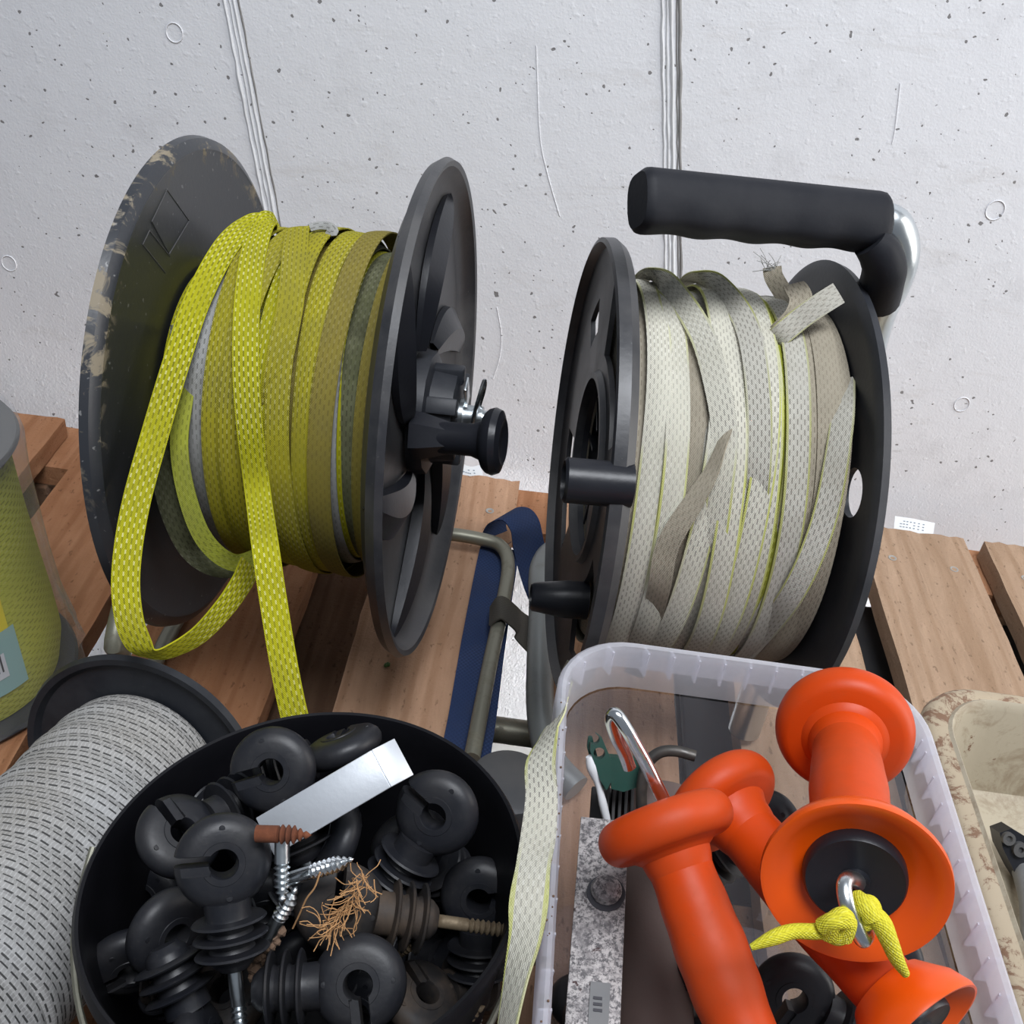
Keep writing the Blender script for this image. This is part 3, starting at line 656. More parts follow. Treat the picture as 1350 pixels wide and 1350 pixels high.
# ================================================================== RIGHT REEL (white tape)
RC, RN = V((0.184, 0.615, 0.223)), V((-0.996, -0.093, 0.004)); RW = 0.135
RM = axisframe(RC, RN); toR = RM.inverted()
rr_ = thing('tape_reel', 'black reel of grey-white woven tape with a padded carrying handle above it', 'reel', mat=RM)
bm = newbm()
lathe(bm, (0, 0, 0), (1, 0, 0), [(-0.004, 0.0), (-0.004, 0.140), (-0.007, 0.150), (-0.002, 0.1515), (0.0, 0.147), (0.0, 0.142), (0.0, 0.0)], 112)
f1 = emit(bm, 'flange', 'black', rr_)
cs = []
for ang, rad in ((33, 0.0145), (153, 0.0145), (273, 0.0145)):
    c = newbm(); lathe(c, (-0.03, math.cos(R(ang)) * 0.117, math.sin(R(ang)) * 0.117), (1, 0, 0), [(0, 0), (0, rad), (0.06, rad), (0.06, 0)], 32); cs.append(cutter(c, rr_))
cut(f1, cs)
# left flange with openings
bm = newbm()
lathe(bm, (RW, 0, 0), (1, 0, 0), [(-0.001, 0.060), (-0.001, 0.140), (-0.001, 0.148), (0.004, 0.1515), (0.011, 0.151), (0.012, 0.148), (0.0055, 0.146), (0.0025, 0.134), (0.0025, 0.066), (0.006, 0.064), (0.006, 0.060), (-0.001, 0.060)], 112)
f2 = emit(bm, 'flange', 'black_sheen', rr_); f2['label'] = 'left flange with window openings and raised lip'
cs = []
def sector(a0, a1, r0, r1):
    c = newbm(); n = 14; o_ = [V((RW - 0.02, math.cos(R(a0 + (a1 - a0) * k / n)) * r1, math.sin(R(a0 + (a1 - a0) * k / n)) * r1)) for k in range(n + 1)]
    o_ += [V((RW - 0.02, math.cos(R(a1 + (a0 - a1) * k / n)) * r0, math.sin(R(a1 + (a0 - a1) * k / n)) * r0)) for k in range(n + 1)]
    prism(c, o_, (0.05, 0, 0)); bmesh.ops.recalc_face_normals(c, faces=c.faces[:]); return cutter(c, rr_)
cs += [sector(42, 104, 0.078, 0.130), sector(-62, -12, 0.080, 0.128), sector(132, 150, 0.094, 0.118), sector(200, 245, 0.085, 0.125)]
cut(f2, cs)
bm = newbm()
lathe(bm, (RW, 0, 0), (1, 0, 0), [(0.0, 0.0598), (-0.030, 0.054), (-0.034, 0.030), (-0.012, 0.026), (-0.012, 0.0)], 48)
for a in range(10):
    an = R(a * 36 + 8); box(bm, (RW - 0.018, math.cos(an) * 0.042, math.sin(an) * 0.042), (0.030, 0.026, 0.0028), Matrix.Rotation(an, 3, 'X'))
emit(bm, 'hub', 'black_clean', rr_)
bm = newbm()
for dx, a, l in ((0, 96, 0.085), (0.006, 80, 0.09)):
    box(bm, (RW - 0.004 - dx, 0.008 - dx * 3.4, -0.004), (0.003, 0.016, l), Matrix.Rotation(R(6), 3, 'X'), 0, 0.0006)
emit(bm, 'ratchet_plate', 'grey_plastic', rr_)
bm = newbm(); box(bm, toR @ at(797, 524, 0.690), (0.004, 0.009, 0.010), None, 0, 0.002); emit(bm, 'release_tab', 'red', rr_)
for (px, py, tx, ty, rad, rb) in ((830, 640, 767, 635, 0.0125, 0.0125), (772, 792, 707, 791, 0.0095, 0.0125)):
    c = (RM @ V((RW, 0, 0))); n = RN.normalized(); r = ray(px, py); b = toR @ (EYE + r * ((c - EYE).dot(n) / r.dot(n)))
    bm = newbm(); lathe(bm, b - V((0.001, 0, 0)), (1, 0, 0), [(0, 0), (0, rb), (0.014, rb), (0.036, rad), (0.0375, rad * 0.85), (0.034, rad * .8), (0.034, 0)], 28)
    emit(bm, 'winding_peg', 'black_clean', rr_)
bm = newbm(); lathe(bm, (-0.012, 0, 0), (1, 0, 0), [(0, 0), (0, 0.008), (RW, 0.008), (RW, 0)], 20); emit(bm, 'axle', 'zinc', rr_)
# wound tape
bm = newbm()
lathe(bm, (0.003, 0, 0), (1, 0, 0), [(0.0, 0.05), (0.0, 0.112), (0.06, 0.117), (0.128, 0.113), (0.128, 0.05)], 96, 2)
x = 0.009
k = 0
seq = [2, 1, 2, 1, 3, 0, 1, 0, 0, 1, 2, 0, 1, 0, 2, 0, 0]
while x < 0.127:
    ring_band(bm, x, 0.1195 + 0.0025 * math.sin(x * 28) + random.uniform(-.0015, .0015), random.uniform(0.001, 0.005), random.uniform(0.5, 2.5), 0.0145, seq[k % len(seq)], h2=0.001, bulge=0.001)
    x += 0.0082; k += 1
for x, r, am, ph, mi in ((0.030, 0.1245, 0.006, 1.0, 1), (0.055, 0.1265, 0.004, 2.2, 0), (0.069, 0.1275, 0.006, 0.4, 0), (0.086, 0.1265, 0.009, 2.7, 0), (0.104, 0.1255, 0.003, 0.9, 0), (0.118, 0.125, 0.002, 2, 0), (0.016, 0.1225, 0.003, 2, 2)):
    ring_band(bm, x, r, am, ph, 0.0145, mi, bulge=0.0012, wob=0.0012)
emit(bm, 'wound_tape', ['wht', 'wht2', 'wht3', 'yelgreen'], rr_)
def rc(x, y, r): return (oncyl(x, y, RC, RN, r) - EYE).dot(FW)
def on_r(specs, w_, mat, rad=0.129, label=None):
    return free_ribbon('loose_tape', [(s[0], s[1], (-s[2] if s[2] < -.5 else rc(s[0], s[1], rad + s[2])), s[3] if len(s) > 3 else 0, s[4] if len(s) > 4 else 1) for s in specs], w_, mat, rr_, label)
on_r([(826, 392, -.78, 60), (846, 370, -.745, 55), (862, 367, .003, 40), (885, 380, .003), (925, 440, .002), (948, 520, .001), (955, 580, 0), (950, 640, 0), (940, 720, -.003), (930, 780, -.012)], 0.0145, 'wht')
on_r([(985, 500, -.008, 10, .3), (955, 575, .001, 40, .5), (938, 620, .003, 30, .7), (915, 660, .0035, 20, .9), (880, 720, .003), (868, 780, .002), (848, 850, -.004), (835, 890, -.012)], 0.013, 'wht3', label='brownish folded strand')
on_r([(892, 392, -.78, 60), (906, 374, -.745, 55), (922, 370, .003, 40), (948, 378, .004, 10), (985, 430, .003), (1000, 520, .001), (1000, 620, -.002), (990, 700, -.012)], 0.014, 'wht2')
on_r([(1112, 500, -.012, 20), (1108, 570, .0, 20), (1085, 690, .001, 0), (1040, 790, .001), (975, 865, -.006), (950, 890, -.012)], 0.014, 'wht2')
# frayed ends
free_ribbon('tape_end', [(1002, 470, .67, 0), (1022, 445, .638, 0), (1048, 418, .632, 0), (1056, 393, .634, 10), (1046, 374, .640, 30)], 0.0135, 'wht3', rr_)
free_ribbon('tape_end', [(1000, 470, .67, 0), (1022, 448, .635, 0), (1055, 420, .630, 0), (1082, 401, .628, 0), (1106, 386, .628, 0)], 0.0135, 'wht2', rr_)
free_ribbon('tape_end', [(1042, 400, .69, 30), (1030, 382, .69, 10), (1020, 365, .69, 0), (1018, 352, .69, 0)], [0.012][0], 'wht3', rr_)
bm = newbm()
for k in range(16):
    a = at(1018 + random.uniform(-9, 9), 357, .69); b = at(1018 + random.uniform(-26, 14), 340 + random.uniform(-14, 14), .69 + random.uniform(-.004, .004)); c = (a + b) / 2 + V((random.uniform(-.002, .002), 0, .001))
    tube(bm, [a, c, b], 0.00022, 5, 0, 4)
tube(bm, [at(*q) for q in ((1070, 393, .655), (1085, 380, .655), (1103, 382, .655), (1106, 393, .655))], 0.0003, 5, 0, 6)
tube(bm, [at(*q) for q in ((992, 358, .69), (1015, 356, .69), (1030, 362, .69))], 0.0003, 5, 0, 6)
emit(bm, 'frayed_threads', 'greytape', rr_, world=True)['kind'] = 'stuff'
# carrying handle
HY = 0.60
G0, G1 = ony(840, 264, HY - .03), ony(1160, 294, HY + .02); gd = (G1 - G0)
tp = [G0 + gd * 0.5, G0 + gd * 0.9, G0 + gd * 0.99, ony(1174, 299, HY + .02), ony(1183, 318, HY + .022), ony(1183, 344, HY + .024), ony(1172, 376, HY + .028), ony(1152, 420, HY + .035), ony(1120, 540, HY + .045)]
tp += [RM @ V((-0.020, 0, 0.0)), RM @ V((-0.020, 0.02, -0.12)), RM @ V((-0.018, 0.03, -0.214))]
bm = newbm(); tube(bm, tp, 0.0125, 20, 0, 8); hd = emit(bm, 'handle_tube', 'zinc', rr_, world=True)
bm = newbm(); gl = gd.length; a, xx, yy = orth(gd); side = gd.cross(UP).normalized(); upv = side.cross(gd.normalized()).normalized(); n = 60; rings = []
for k in range(n + 1):
    s = k / n; sc = 0.0178
    e = min(s * gl, (1 - s) * gl); rd = sc * (1 if e > 0.003 else 0.86 + 0.14 * e / 0.003)
    row = []
    for j in range(28):
        t = 2 * PI * j / 28; cy, cz = math.cos(t), math.sin(t)
        q = (abs(cy) ** 3 + abs(cz) ** 3) ** (-1 / 3); r = rd * q * 0.96
        if cz < -0.3: r += 0.0008 * math.sin(s * 2 * PI * 4.5 + 0.6) * (-cz) - 0.0006
        row.append(bm.verts.new(G0 + gd * s + side * (cy * r * 0.9) + upv * (cz * r)))
    rings.append(row)
for A, B in zip(rings, rings[1:]):
    for j in range(28): bm.faces.new([A[j], A[(j + 1) % 28], B[(j + 1) % 28], B[j]])
bm.faces.new(rings[0][::-1]); bm.faces.new(rings[-1])
gp = emit(bm, 'handle_grip', 'grip_black', rr_, world=True)
bm = newbm(); box(bm, G0 + upv * .003 - gd.normalized() * .0002, (0.001, 0.0025, 0.006), Matrix((gd.normalized(), side, upv)).transposed()); emit(bm, 'end_slot', 'ink', gp, world=True)
bm = newbm()
def camface(px, py, Y): return ony(px, py, Y)
for px, py, w_, h_ in ((1010, 255, .005, .005),):
    lathe(bm, at(px, py, (ony(px, py, HY - .02) - EYE).dot(FW) - 0.0105), -FW, [(0, 0.0028), (0.001, 0.0026), (0.0014, 0.0)], 16)
emit(bm, 'grip_stud', 'grey_dark', gp, world=True)
bm = newbm()
tp2 = [ony(1147, 318, HY + .006), ony(1160, 334, HY + .006), ony(1166, 353, HY + .008), ony(1162, 374, HY + .014), ony(1157, 393, HY + .022)]
tube(bm, tp2, [0.0105, 0.0122, 0.0128, 0.0132, 0.0138], 20, 0, 8); emit(bm, 'bend_sleeve', 'grip_black', rr_, world=True)
# right reel's base tube
bm = newbm()
q = [onz(800, 722, .03), onz(755, 722, .03), onz(728, 728, .032), onz(714, 752, .034), onz(714, 800, .034), onz(712, 870, .032), onz(713, 940, .028), onz(726, 1000, .022), onz(760, 1040, .018)]
tube(bm, q, 0.0108, 18, 0, 8); emit(bm, 'base_tube', 'grey_tube', rr_, world=True)

# ================================================================== BLUE STRAP
st = thing('lashing_strap', 'blue woven lashing strap looped over the pallet board between the two tape reels', 'strap', loc=onz(640, 850, 0))
def wribbon(name, P, N, width, mat, parent, label=None, n=8):
    P = smoothpath(P, n); N = [v.normalized() for v in smoothpath(N, n)]; bm = newbm(); ribbon(bm, P, N, width, 0.0014, 0, False, 0.0)
    o = emit(bm, name, mat, parent, world=True)
    if label: o['label'] = label
    return o
up = V((0, 0, 1))
wribbon('strap_webbing', [onz(607, 1030, .004), onz(622, 950, .004), onz(637, 850, .004), onz(654, 750, .006), onz(660, 722, .010)], [up] * 5, 0.037, 'blue', st)
wribbon('strap_webbing', [ony(664, 735, .79), ony(655, 716, .80), ony(651, 698, .805), ony(660, 681, .80), ony(678, 677, .79), ony(692, 692, .78), ony(698, 722, .77), ony(712, 770, .745), ony(738, 830, .70), ony(742, 880, .66)],
        [V((-.3, .8, .6)), V((-.6, .8, .4)), V((-.7, .65, .4)), V((-.4, .3, .9)), V((.3, -.3, .9)), V((.5, -.8, .4)), V((.35, -.9, .4)), V((.2, -1, .5)), V((.2, -1, .7)), V((.2, -1, .7))], 0.030, 'blue', st)
wribbon('strap_tail', [onz(645, 812, .020), onz(660, 800, .030), onz(678, 812, .022), onz(692, 828, .012), onz(712, 850, .008)], [V((-1, 0, .4)), up, V((.7, 0, .7)), up, up], 0.028, 'bluedark', st, 'dark grey dirty strap tail')

# grey box lying between bucket and tube + rail below
t = thing('metal_rail', 'dark round metal rail low behind the bucket, below the strap', 'rail', loc=(0.03, 0.66, -0.11))
bm = newbm(); tube(bm, [V((-0.04, 0, 0)), V((0.05, 0, 0.0))], 0.012, 16, 0, 2); emit(bm, 'rail_tube', 'dull_rod', t)
bm = newbm(); box(bm, (0.05, 0, -0.02), (0.006, 0.04, 0.06), None, 0, 0.001); emit(bm, 'bracket', 'grey_dark', t); bm = newbm(); box(bm, (-0.043, 0, -0.02), (0.006, 0.04, 0.06), None, 0, 0.001); emit(bm, 'bracket', 'grey_dark', t)
bm = newbm()
gb = onz(672, 1030, .05); lathe(bm, (gb.x, gb.y, 0.0), (0, 0, 1), [(0.001, 0), (0.001, 0.026), (0.046, 0.028), (0.050, 0.027), (0.052, 0.022), (0.052, 0.0)], 48)
bm2 = bm
tag(emit(bm2, 'screw_jar', 'grey_dark', None), 'dark grey round plastic jar between the bucket and the clear box', 'jar')

# ================================================================== WHITE SPOOL (lower left)
SC, SN = V((-0.207, 0.424, 0.078)), V((-0.135, -0.962, 0.20)).normalized()
sp = thing('tape_spool', 'spool of white tape with black dashes lying on its side left of the bucket', 'spool', loc=SC)
bm = newbm(); lathe(bm, (0, 0, 0), SN, [(-0.004, 0.0), (-0.004, 0.074), (0.0, 0.0775), (0.004, 0.076), (0.0035, 0.072), (0.0, 0.069), (0.001, 0.0)], 96)
emit(bm, 'flange', 'black', sp)
bm = newbm(); prof = [(0.001, 0.03)]; h = 0.002
while h < 0.265:
    base = 0.051 + 0.004 * math.sin(min(h / 0.03, 1) * PI / 2)
    for q, d in ((0, -0.0009), (0.25, 0.0001), (0.5, 0.0004), (0.75, 0.0001)): prof.append((h + q * 0.0115, base + d + 0.0006 * math.sin(h * 190)))
    h += 0.0115
prof.append((h + .001, 0.03))
lathe(bm, (0, 0, 0), SN, prof, 120); emit(bm, 'wound_tape', 'spoolwhite', sp)
bm = newbm(); lathe(bm, SN * 0.271, SN, [(0.0, 0.0), (0.0, 0.078), (0.004, 0.0805), (0.006, 0.076), (0.006, 0.0)], 96); emit(bm, 'flange', 'black', sp)

# ================================================================== YELLOW SPOOL (far left, wrapped)
YC = V((-0.404, 0.543, 0.001))
ys = thing('wrapped_spool', 'upright film-wrapped spool of yellow-green braid with a teal label, at the left edge', 'spool', loc=YC)
bm = newbm(); lathe(bm, (0, 0, 0), (0, 0, 1), [(0, 0), (0, 0.088), (0.004, 0.090), (0.007, 0.088), (0.008, 0)], 80); emit(bm, 'flange', 'black', ys)
bm = newbm(); lathe(bm, (0, 0, 0.203), (0, 0, 1), [(0, 0), (0, 0.076), (0.004, 0.079), (0.007, 0.077), (0.008, 0)], 80); emit(bm, 'flange', 'grey_dark', ys)
bm = newbm(); lathe(bm, (0, 0, 0), (0, 0, 1), [(0.009, 0.03), (0.009, 0.077), (0.03, 0.081), (0.06, 0.0795), (0.10, 0.076), (0.15, 0.0725), (0.19, 0.0705), (0.202, 0.069), (0.202, 0.03)], 100)
emit(bm, 'wound_braid', 'spoolyel', ys)
bm = newbm(); N_ = 72; hs = [(0.0095, 0.094), (0.02, 0.0925), (0.04, 0.088), (0.07, 0.085), (0.12, 0.0815), (0.17, 0.0795), (0.205, 0.0805), (0.2125, 0.079), (0.2135, 0.04), (0.2135, 0.0)]
rings = []
for h, r in hs:
    rings.append([bm.verts.new((math.cos(2 * PI * k / N_) * (r + (0.0022 if h < 0.05 else 0.0006) * math.sin(k * 2.3 + h * 60) + .0006), math.sin(2 * PI * k / N_) * (r + (0.0022 if h < 0.05 else .0006) * math.sin(k * 2.3 + h * 60) + .0006), h + (.0008 * math.sin(k * 3.1) if h > .2 else 0))) for k in range(N_)])
for A, B in zip(rings, rings[1:]):
    for k in range(N_): bm.faces.new([A[k], A[(k + 1) % N_], B[(k + 1) % N_], B[k]])
emit(bm, 'plastic_film', 'film', ys)
def label_patch(bm, a0, a1, z0, z1, r, mi):
    uvl = bm.loops.layers.uv.active; n = 14
    def rr2(z): return 0.0815 + (0.0735 - 0.0815) * max(0, (z - .03)) / 0.13
    A = [[bm.verts.new((math.cos(R(a)) * (rr2(z) + r), math.sin(R(a)) * (rr2(z) + r), z)) for z in (z0, (z0 + z1) / 2, z1)] for a in [a0 + (a1 - a0) * k / n for k in range(n + 1)]]
    for k in range(n):
        for j in range(2): bm.faces.new([A[k][j], A[k + 1][j], A[k + 1][j + 1], A[k][j + 1]]).material_index = mi
bm = newbm(); A1 = -20
label_patch(bm, -110, A1, 0.036, 0.088, 0.0012, 0); label_patch(bm, -110, A1 - 3, 0.088, 0.125, 0.0012, 1); label_patch(bm, -110, A1 - 9, 0.050, 0.071, 0.0016, 2)
for k in range(6): label_patch(bm, A1 - 11 - k * 2.2 - 0.9, A1 - 11 - k * 2.2, 0.056, 0.072, 0.0019, 3)

emit(bm, 'paper_label', ['teal', 'yellow_label', 'paper', 'ink'], ys, keepn=True)

# ================================================================== BUCKET
BC = V((-0.072, 0.289, 0.0)); BA = V((-0.121, 0.048, 0.992)).normalized(); BH = 0.192
bk = thing('bucket', 'black round plastic bucket full of black ring insulators', 'bucket', loc=BC)
top = V((0, 0, BH)); 
bm = newbm(); seg = 128
def brow(z, r, tl): 
    # ring whose plane leans with the rim by share tl
    a = (V((0, 0, 1)) * (1 - tl) + BA * tl).normalized(); _, x_, y_ = orth(a)
    return [bm.verts.new(V((0, 0, z)) + (x_ * math.cos(2 * PI * k / seg) + y_ * math.sin(2 * PI * k / seg)) * r) for k in range(seg)]
rows = [brow(0.006, 0.001, 0), brow(0.006, 0.082, 0), brow(0.03, 0.084, .1), brow(BH - 0.012, 0.0965, 1), brow(BH - 0.003, 0.0975, 1), brow(BH, 0.0985, 1), brow(BH + 0.0005, 0.1000, 1), brow(BH - 0.002, 0.1015, 1), brow(BH - 0.010, 0.1015, 1), brow(BH - 0.011, 0.0995, 1), brow(0.03, 0.0865, .1), brow(0.001, 0.0845, 0), brow(0.001, 0.001, 0)]
for A, B in zip(rows, rows[1:]):
    for k in range(seg): bm.faces.new([A[k], A[(k + 1) % seg], B[(k + 1) % seg], B[k]])
emit(bm, 'bucket_wall', 'bucket_black', bk)
bm = newbm()
hp = []
_, bx_, by_ = orth(BA)
for k in range(15):
    a = R(176 + k * 12.2); p = V((0, 0, BH - 0.018)) + V((math.cos(a), math.sin(a), 0)) * 0.1035; p.z = BH - 0.018 - 0.045 * math.sin(PI * k / 14) ** 1; hp.append(p)
tube(bm, hp, 0.0016, 8, 0, 3); emit(bm, 'bail_handle', 'dull_rod', bk)

# ---- ring insulators
def build_ins(body_mat='black_ins', screw_mat='zinc', label='', group='ring insulators in the bucket'):
    t = thing('ring_insulator', label, 'insulator', group=group)
    bm = newbm()
    lathe(bm, (0, 0, 0), (0, 1, 0), [(-0.0066, 0.0060), (-0.0072, 0.0064), (-0.0072, 0.0090), (-0.0068, 0.0092), (-0.0066, 0.0135), (-0.0054, 0.0172), (-0.0028, 0.0196), (0.0, 0.0203), (0.0028, 0.0196), (0.0054, 0.0172), (0.0066, 0.0135), (0.0068, 0.0092), (0.0072, 0.0090), (0.0072, 0.0064), (0.0066, 0.0060), (-0.0066, 0.0060)], 56)
    h = emit(bm, 'ring_head', body_mat, t)
    c = newbm(); box(c, (-0.016, 0.0, 0.0030), (0.022, 0.03, 0.0042), Matrix.Rotation(R(6), 3, 'Y')); cs = [cutter(c, t)]
    c = newbm(); box(c, (-0.013, -0.0082, 0.0010), (0.016, 0.006, 0.0085), Matrix.Rotation(R(6), 3, 'Y')); cs.append(cutter(c, t))
    c = newbm(); box(c, (-0.013, 0.0082, 0.0010), (0.016, 0.006, 0.0085), Matrix.Rotation(R(6), 3, 'Y')); cs.append(cutter(c, t))
    cut(h, cs)
    bm = bmesh.new(); bm.from_mesh(h.data)
    if not bm.loops.layers.uv: bm.loops.layers.uv.new('UVMap')
    for yy_ in (-1, 1):
        for zz in (-0.0145, 0.0145):
            lathe(bm, (0.001, 0.0058 * yy_, zz), (0, yy_, 0), [(0, 0.0014), (0.0006, 0.0013), (0.0007, 0.0)], 12)
    bm.to_mesh(h.data); bm.free()
    bm = newbm(); pr = [(0.0160, 0.0), (0.0160, 0.0100), (0.0225, 0.0096)]
    for z in (0.0235, 0.0300, 0.0365): pr += [(z, 0.0098), (z + 0.0005, 0.0150), (z + 0.0013, 0.0158), (z + 0.0020, 0.0148), (z + 0.0026, 0.0096), (z + 0.0050, 0.0090)]
    pr += [(0.0425, 0.0085), (0.0450, 0.0060), (0.0450, 0.0)]
    lathe(bm, (0, 0, 0), (0, 0, -1), pr, 40); emit(bm, 'ribbed_neck', body_mat, t)
    bm = newbm(); pr = [(0.0440, 0.0), (0.0440, 0.0030), (0.0600, 0.0030)]; z = 0.061; k = 0
    while z < 0.090:
        tp_ = max(0.12, min(1, (0.092 - z) / 0.010)); pr += [(z, 0.0022 * tp_), (z + 0.0010, 0.0034 * tp_), (z + 0.0013, 0.0034 * tp_)]; z += 0.0026
    pr.append((0.0935, 0.0)); lathe(bm, (0, 0, 0), (0, 0, -1), pr, 16); emit(bm, 'screw_shank', screw_mat, t)
    return t
def copy_tree(o, parent=None):
    c = o.copy(); COL.objects.link(c); c.parent = parent
    for ch in list(o.children): copy_tree(ch, c)
    return c
def orient(px, py, d, neck, tilt=0, roll=0, flip=False, sc=1.0):
    p = at(px, py, d); q = (EYE - p).normalized(); nd = math.cos(R(neck)) * RT - math.sin(R(neck)) * UP; nd = (nd - q * nd.dot(q)).normalized()
    nk = (nd * math.cos(R(tilt)) + q * math.sin(R(tilt))).normalized(); fc = (q - nk * q.dot(nk)).normalized()
    fc = Matrix.Rotation(R(roll), 3, nk) @ fc
    if flip: fc = -fc
    Z = -nk; Y = -fc; X = Y.cross(Z)
    return Matrix.Translation(p) @ Matrix((X, Y, Z)).transposed().to_4x4() @ Matrix.Scale(sc, 4)
PROTO = build_ins()
PROTO_S = build_ins('black_soil', 'brown_screw')
used = {id(PROTO): False, id(PROTO_S): False}
def ins(px, py, d, neck, label, tilt=0, roll=0, flip=False, soil=False, sc=1.0, bare=False):
    src = PROTO_S if soil else PROTO
    if not used[id(src)]: o = src; used[id(src)] = True
    else: o = copy_tree(src)
    if bare:
        for ch in list(o.children):
            if ch.name.startswith('screw_shank'): bpy.data.objects.remove(ch)
    o.matrix_basis = orient(px, py, d, neck, tilt, roll, flip, sc); o['label'] = label; o['group'] = 'ring insulators in the bucket'
    return o
ins(294, 1135, .452, 84, 'clean black ring insulator on top of the heap, screw pointing down to the frame edge', -12, 0)
ins(360, 1015, .500, 70, 'black ring insulator under the back left rim, its screw beside the aluminium bar', -4, 14)
ins(236, 1102, .500, -28, 'black ring insulator with its slit open upward, against the left wall of the bucket', -25, -10, True, bare=True)
ins(222, 1228, .478, -10, 'black ring insulator half hidden behind the topmost one, shiny curved edge to the left', -35, 28, bare=True)
ins(172, 1268, .500, 30, 'black ring insulator lowest at the left wall of the bucket with one bright highlight', -40, 38, bare=True)
ins(576, 1071, .502, 122, 'dusty black ring insulator at the right, ribbed neck pointing down left', -22, 4)
ins(633, 1182, .535, 92, 'dark ring insulator against the right wall of the bucket, small steel shank below', -20, 6, True)
ins(448, 1196, .480, 8, 'soil-stained ring insulator lying across the middle, its brown screw reaching the right wall', -8, 16, True, True)
ins(474, 1296, .455, 176, 'large dusty ring insulator at the bottom middle, ribbed neck pointing left', -6, -8, True, bare=True)
ins(440, 1108, .506, 128, 'black ring insulator seen almost edge-on under the aluminium bar', -40, 62, bare=True)
ins(452, 985, .530, 160, 'grey-black insulator end poking up by the back wall above the aluminium bar', -10, 78, bare=True)
ins(300, 1312, .500, 200, 'soiled ring insulator under the topmost one with a dark open hole', -25, 12, False, True, bare=True)
ins(268, 1378, .455, 248, 'black insulator pointing up with stacked ribs at the bottom left of the heap', 12, 70, bare=True)
ins(556, 1318, .520, -20, 'dark soiled ring insulator flat near the bottom right of the bucket', -35, -20, True, True)
ins(540, 1110, .530, 40, 'very dark ring insulator deep behind the dusty one at the right', -50, 20, bare=True)
ins(350, 1190, .520, 60, 'dark insulator buried under the crossing screws', -45, 20, bare=True)
ins(330, 1090, .545, 200, 'dark insulator buried behind the topmost one', -45, -20, bare=True)
ins(400, 1270, .520, 20, 'dark insulator buried below the topmost one by the coconut fibre', -40, 30, bare=True)
ins(480, 1330, .530, 100, 'dark insulator buried under the large dusty one at the bottom', -30, 20, bare=True)
ins(610, 1270, .560, 190, 'dark insulator deep at the right wall near the frame edge', -40, 20)
ins(200, 1180, .555, 120, 'dark insulator deep at the left wall of the bucket', -40, 20, bare=True)
# loose screws
def screw(a, b, mat, label, r=0.0032):
    A, B = at(*a), at(*b); t = thing('coach_screw', label, 'screw', loc=A, group='loose screws among the insulators'); L = (B - A).length; d = B - A
    bm = newbm(); pr = [(0, 0), (0, r), (L * .4, r)]; z = L * .42
    while z < L - 0.003:
        tp_ = max(0.15, min(1, (L - z) / 0.009)); pr += [(z, r * .7 * tp_), (z + 0.0010, r * 1.12 * tp_), (z + 0.0013, r * 1.12 * tp_)]; z += 0.0025
    pr.append((L, 0.0)); lathe(bm, (0, 0, 0), d, pr, 16); emit(bm, 'threaded_shank', mat, t)
    return t
screw((378, 1160, .462), (467, 1132, .45), 'chrome', 'bright steel screw lying crosswise, point to the upper right')
screw((352, 1238, .462), (392, 1168, .458), 'zinc', 'bright steel screw leaning below the crossing screws, point upward')
screw((338, 1099, .446), (411, 1101, .445), 'rust', 'rusty brown screw point lying above the topmost insulator neck', 0.0036)
screw((372, 1100, .452), (372, 1196, .447), 'zinc', 'dirty bright steel screw hanging straight down, point below the rusty screw')
screw((520, 1262, .50), (553, 1240, .49), 'brown_screw', 'thin brown screw below the soil-stained insulator', 0.002)
screw((560, 1368, .475), (640, 1326, .468), 'brown_screw', 'brown screw at the bottom right of the heap, point to the upper right')
# aluminium bar
A0, A1_, A2 = at(503, 1013, .475), at(350, 1103, .475), at(517, 1037, .475)
al = thing('aluminium_bar', 'bright aluminium channel bar lying across the insulators', 'bar', loc=A0)
e = (A1_ - A0); en = e.normalized(); wdt = (at(491, 988, .478) - at(518, 1036, .474)); wn = (wdt - en * wdt.dot(en)); wl = wn.length; wn.normalize(); nn = en.cross(wn).normalized()
if nn.dot(EYE - A0) < 0: nn = -nn
rot = Matrix((en, wn, nn)).transposed()
bm = newbm(); box(bm, e / 2, (e.length, wl, 0.0022), rot, 0, 0.0005); box(bm, -nn * .004 - en * .0045, (0.0022, wl, 0.0125), Matrix.Rotation(R(-52), 3, wn) @ rot, 0, 0.0004)
emit(bm, 'channel', 'alu', al)
# coconut fibre
bm = newbm()
fd = (at(418, 1230, .455) - at(480, 1150, .452)).normalized()
for k in range(95):
    u_ = random.random(); c = [(480, 1150), (470, 1175), (460, 1200), (442, 1213), (424, 1224)]
    i = min(int(u_ * 4), 3); f = u_ * 4 - i; x = c[i][0] * (1 - f) + c[i + 1][0] * f; y = c[i][1] * (1 - f) + c[i + 1][1] * f
    wd_ = 6 if u_ < .6 else 3; p = at(x + random.gauss(0, wd_), y + random.gauss(0, 4), .452 + random.uniform(-.003, .003)); pts_ = [p]
    d = (fd * (1.4 if random.random() < .75 else -.2) + V((random.gauss(0, .6), random.gauss(0, .6), random.gauss(0, .4)))).normalized()
    for q in range(4):
        d = (d + V((random.gauss(0, .35), random.gauss(0, .35), random.gauss(0, .3)))).normalized(); p = p + d * random.uniform(.0016, .0042); pts_.append(p)
    tube(bm, pts_, 0.00021, 4, 0, 2)
tag(emit(bm, 'coconut_fibre', 'coir', None), 'tuft of brown coconut fibre caught on the soil-stained insulator', 'fibre')
bm = newbm(); tube(bm, [at(*q) for q in ((422, 1150, .445), (415, 1170, .447), (404, 1185, .45), (395, 1205, .455), (386, 1224, .46))], 0.0004, 5, 0, 6)
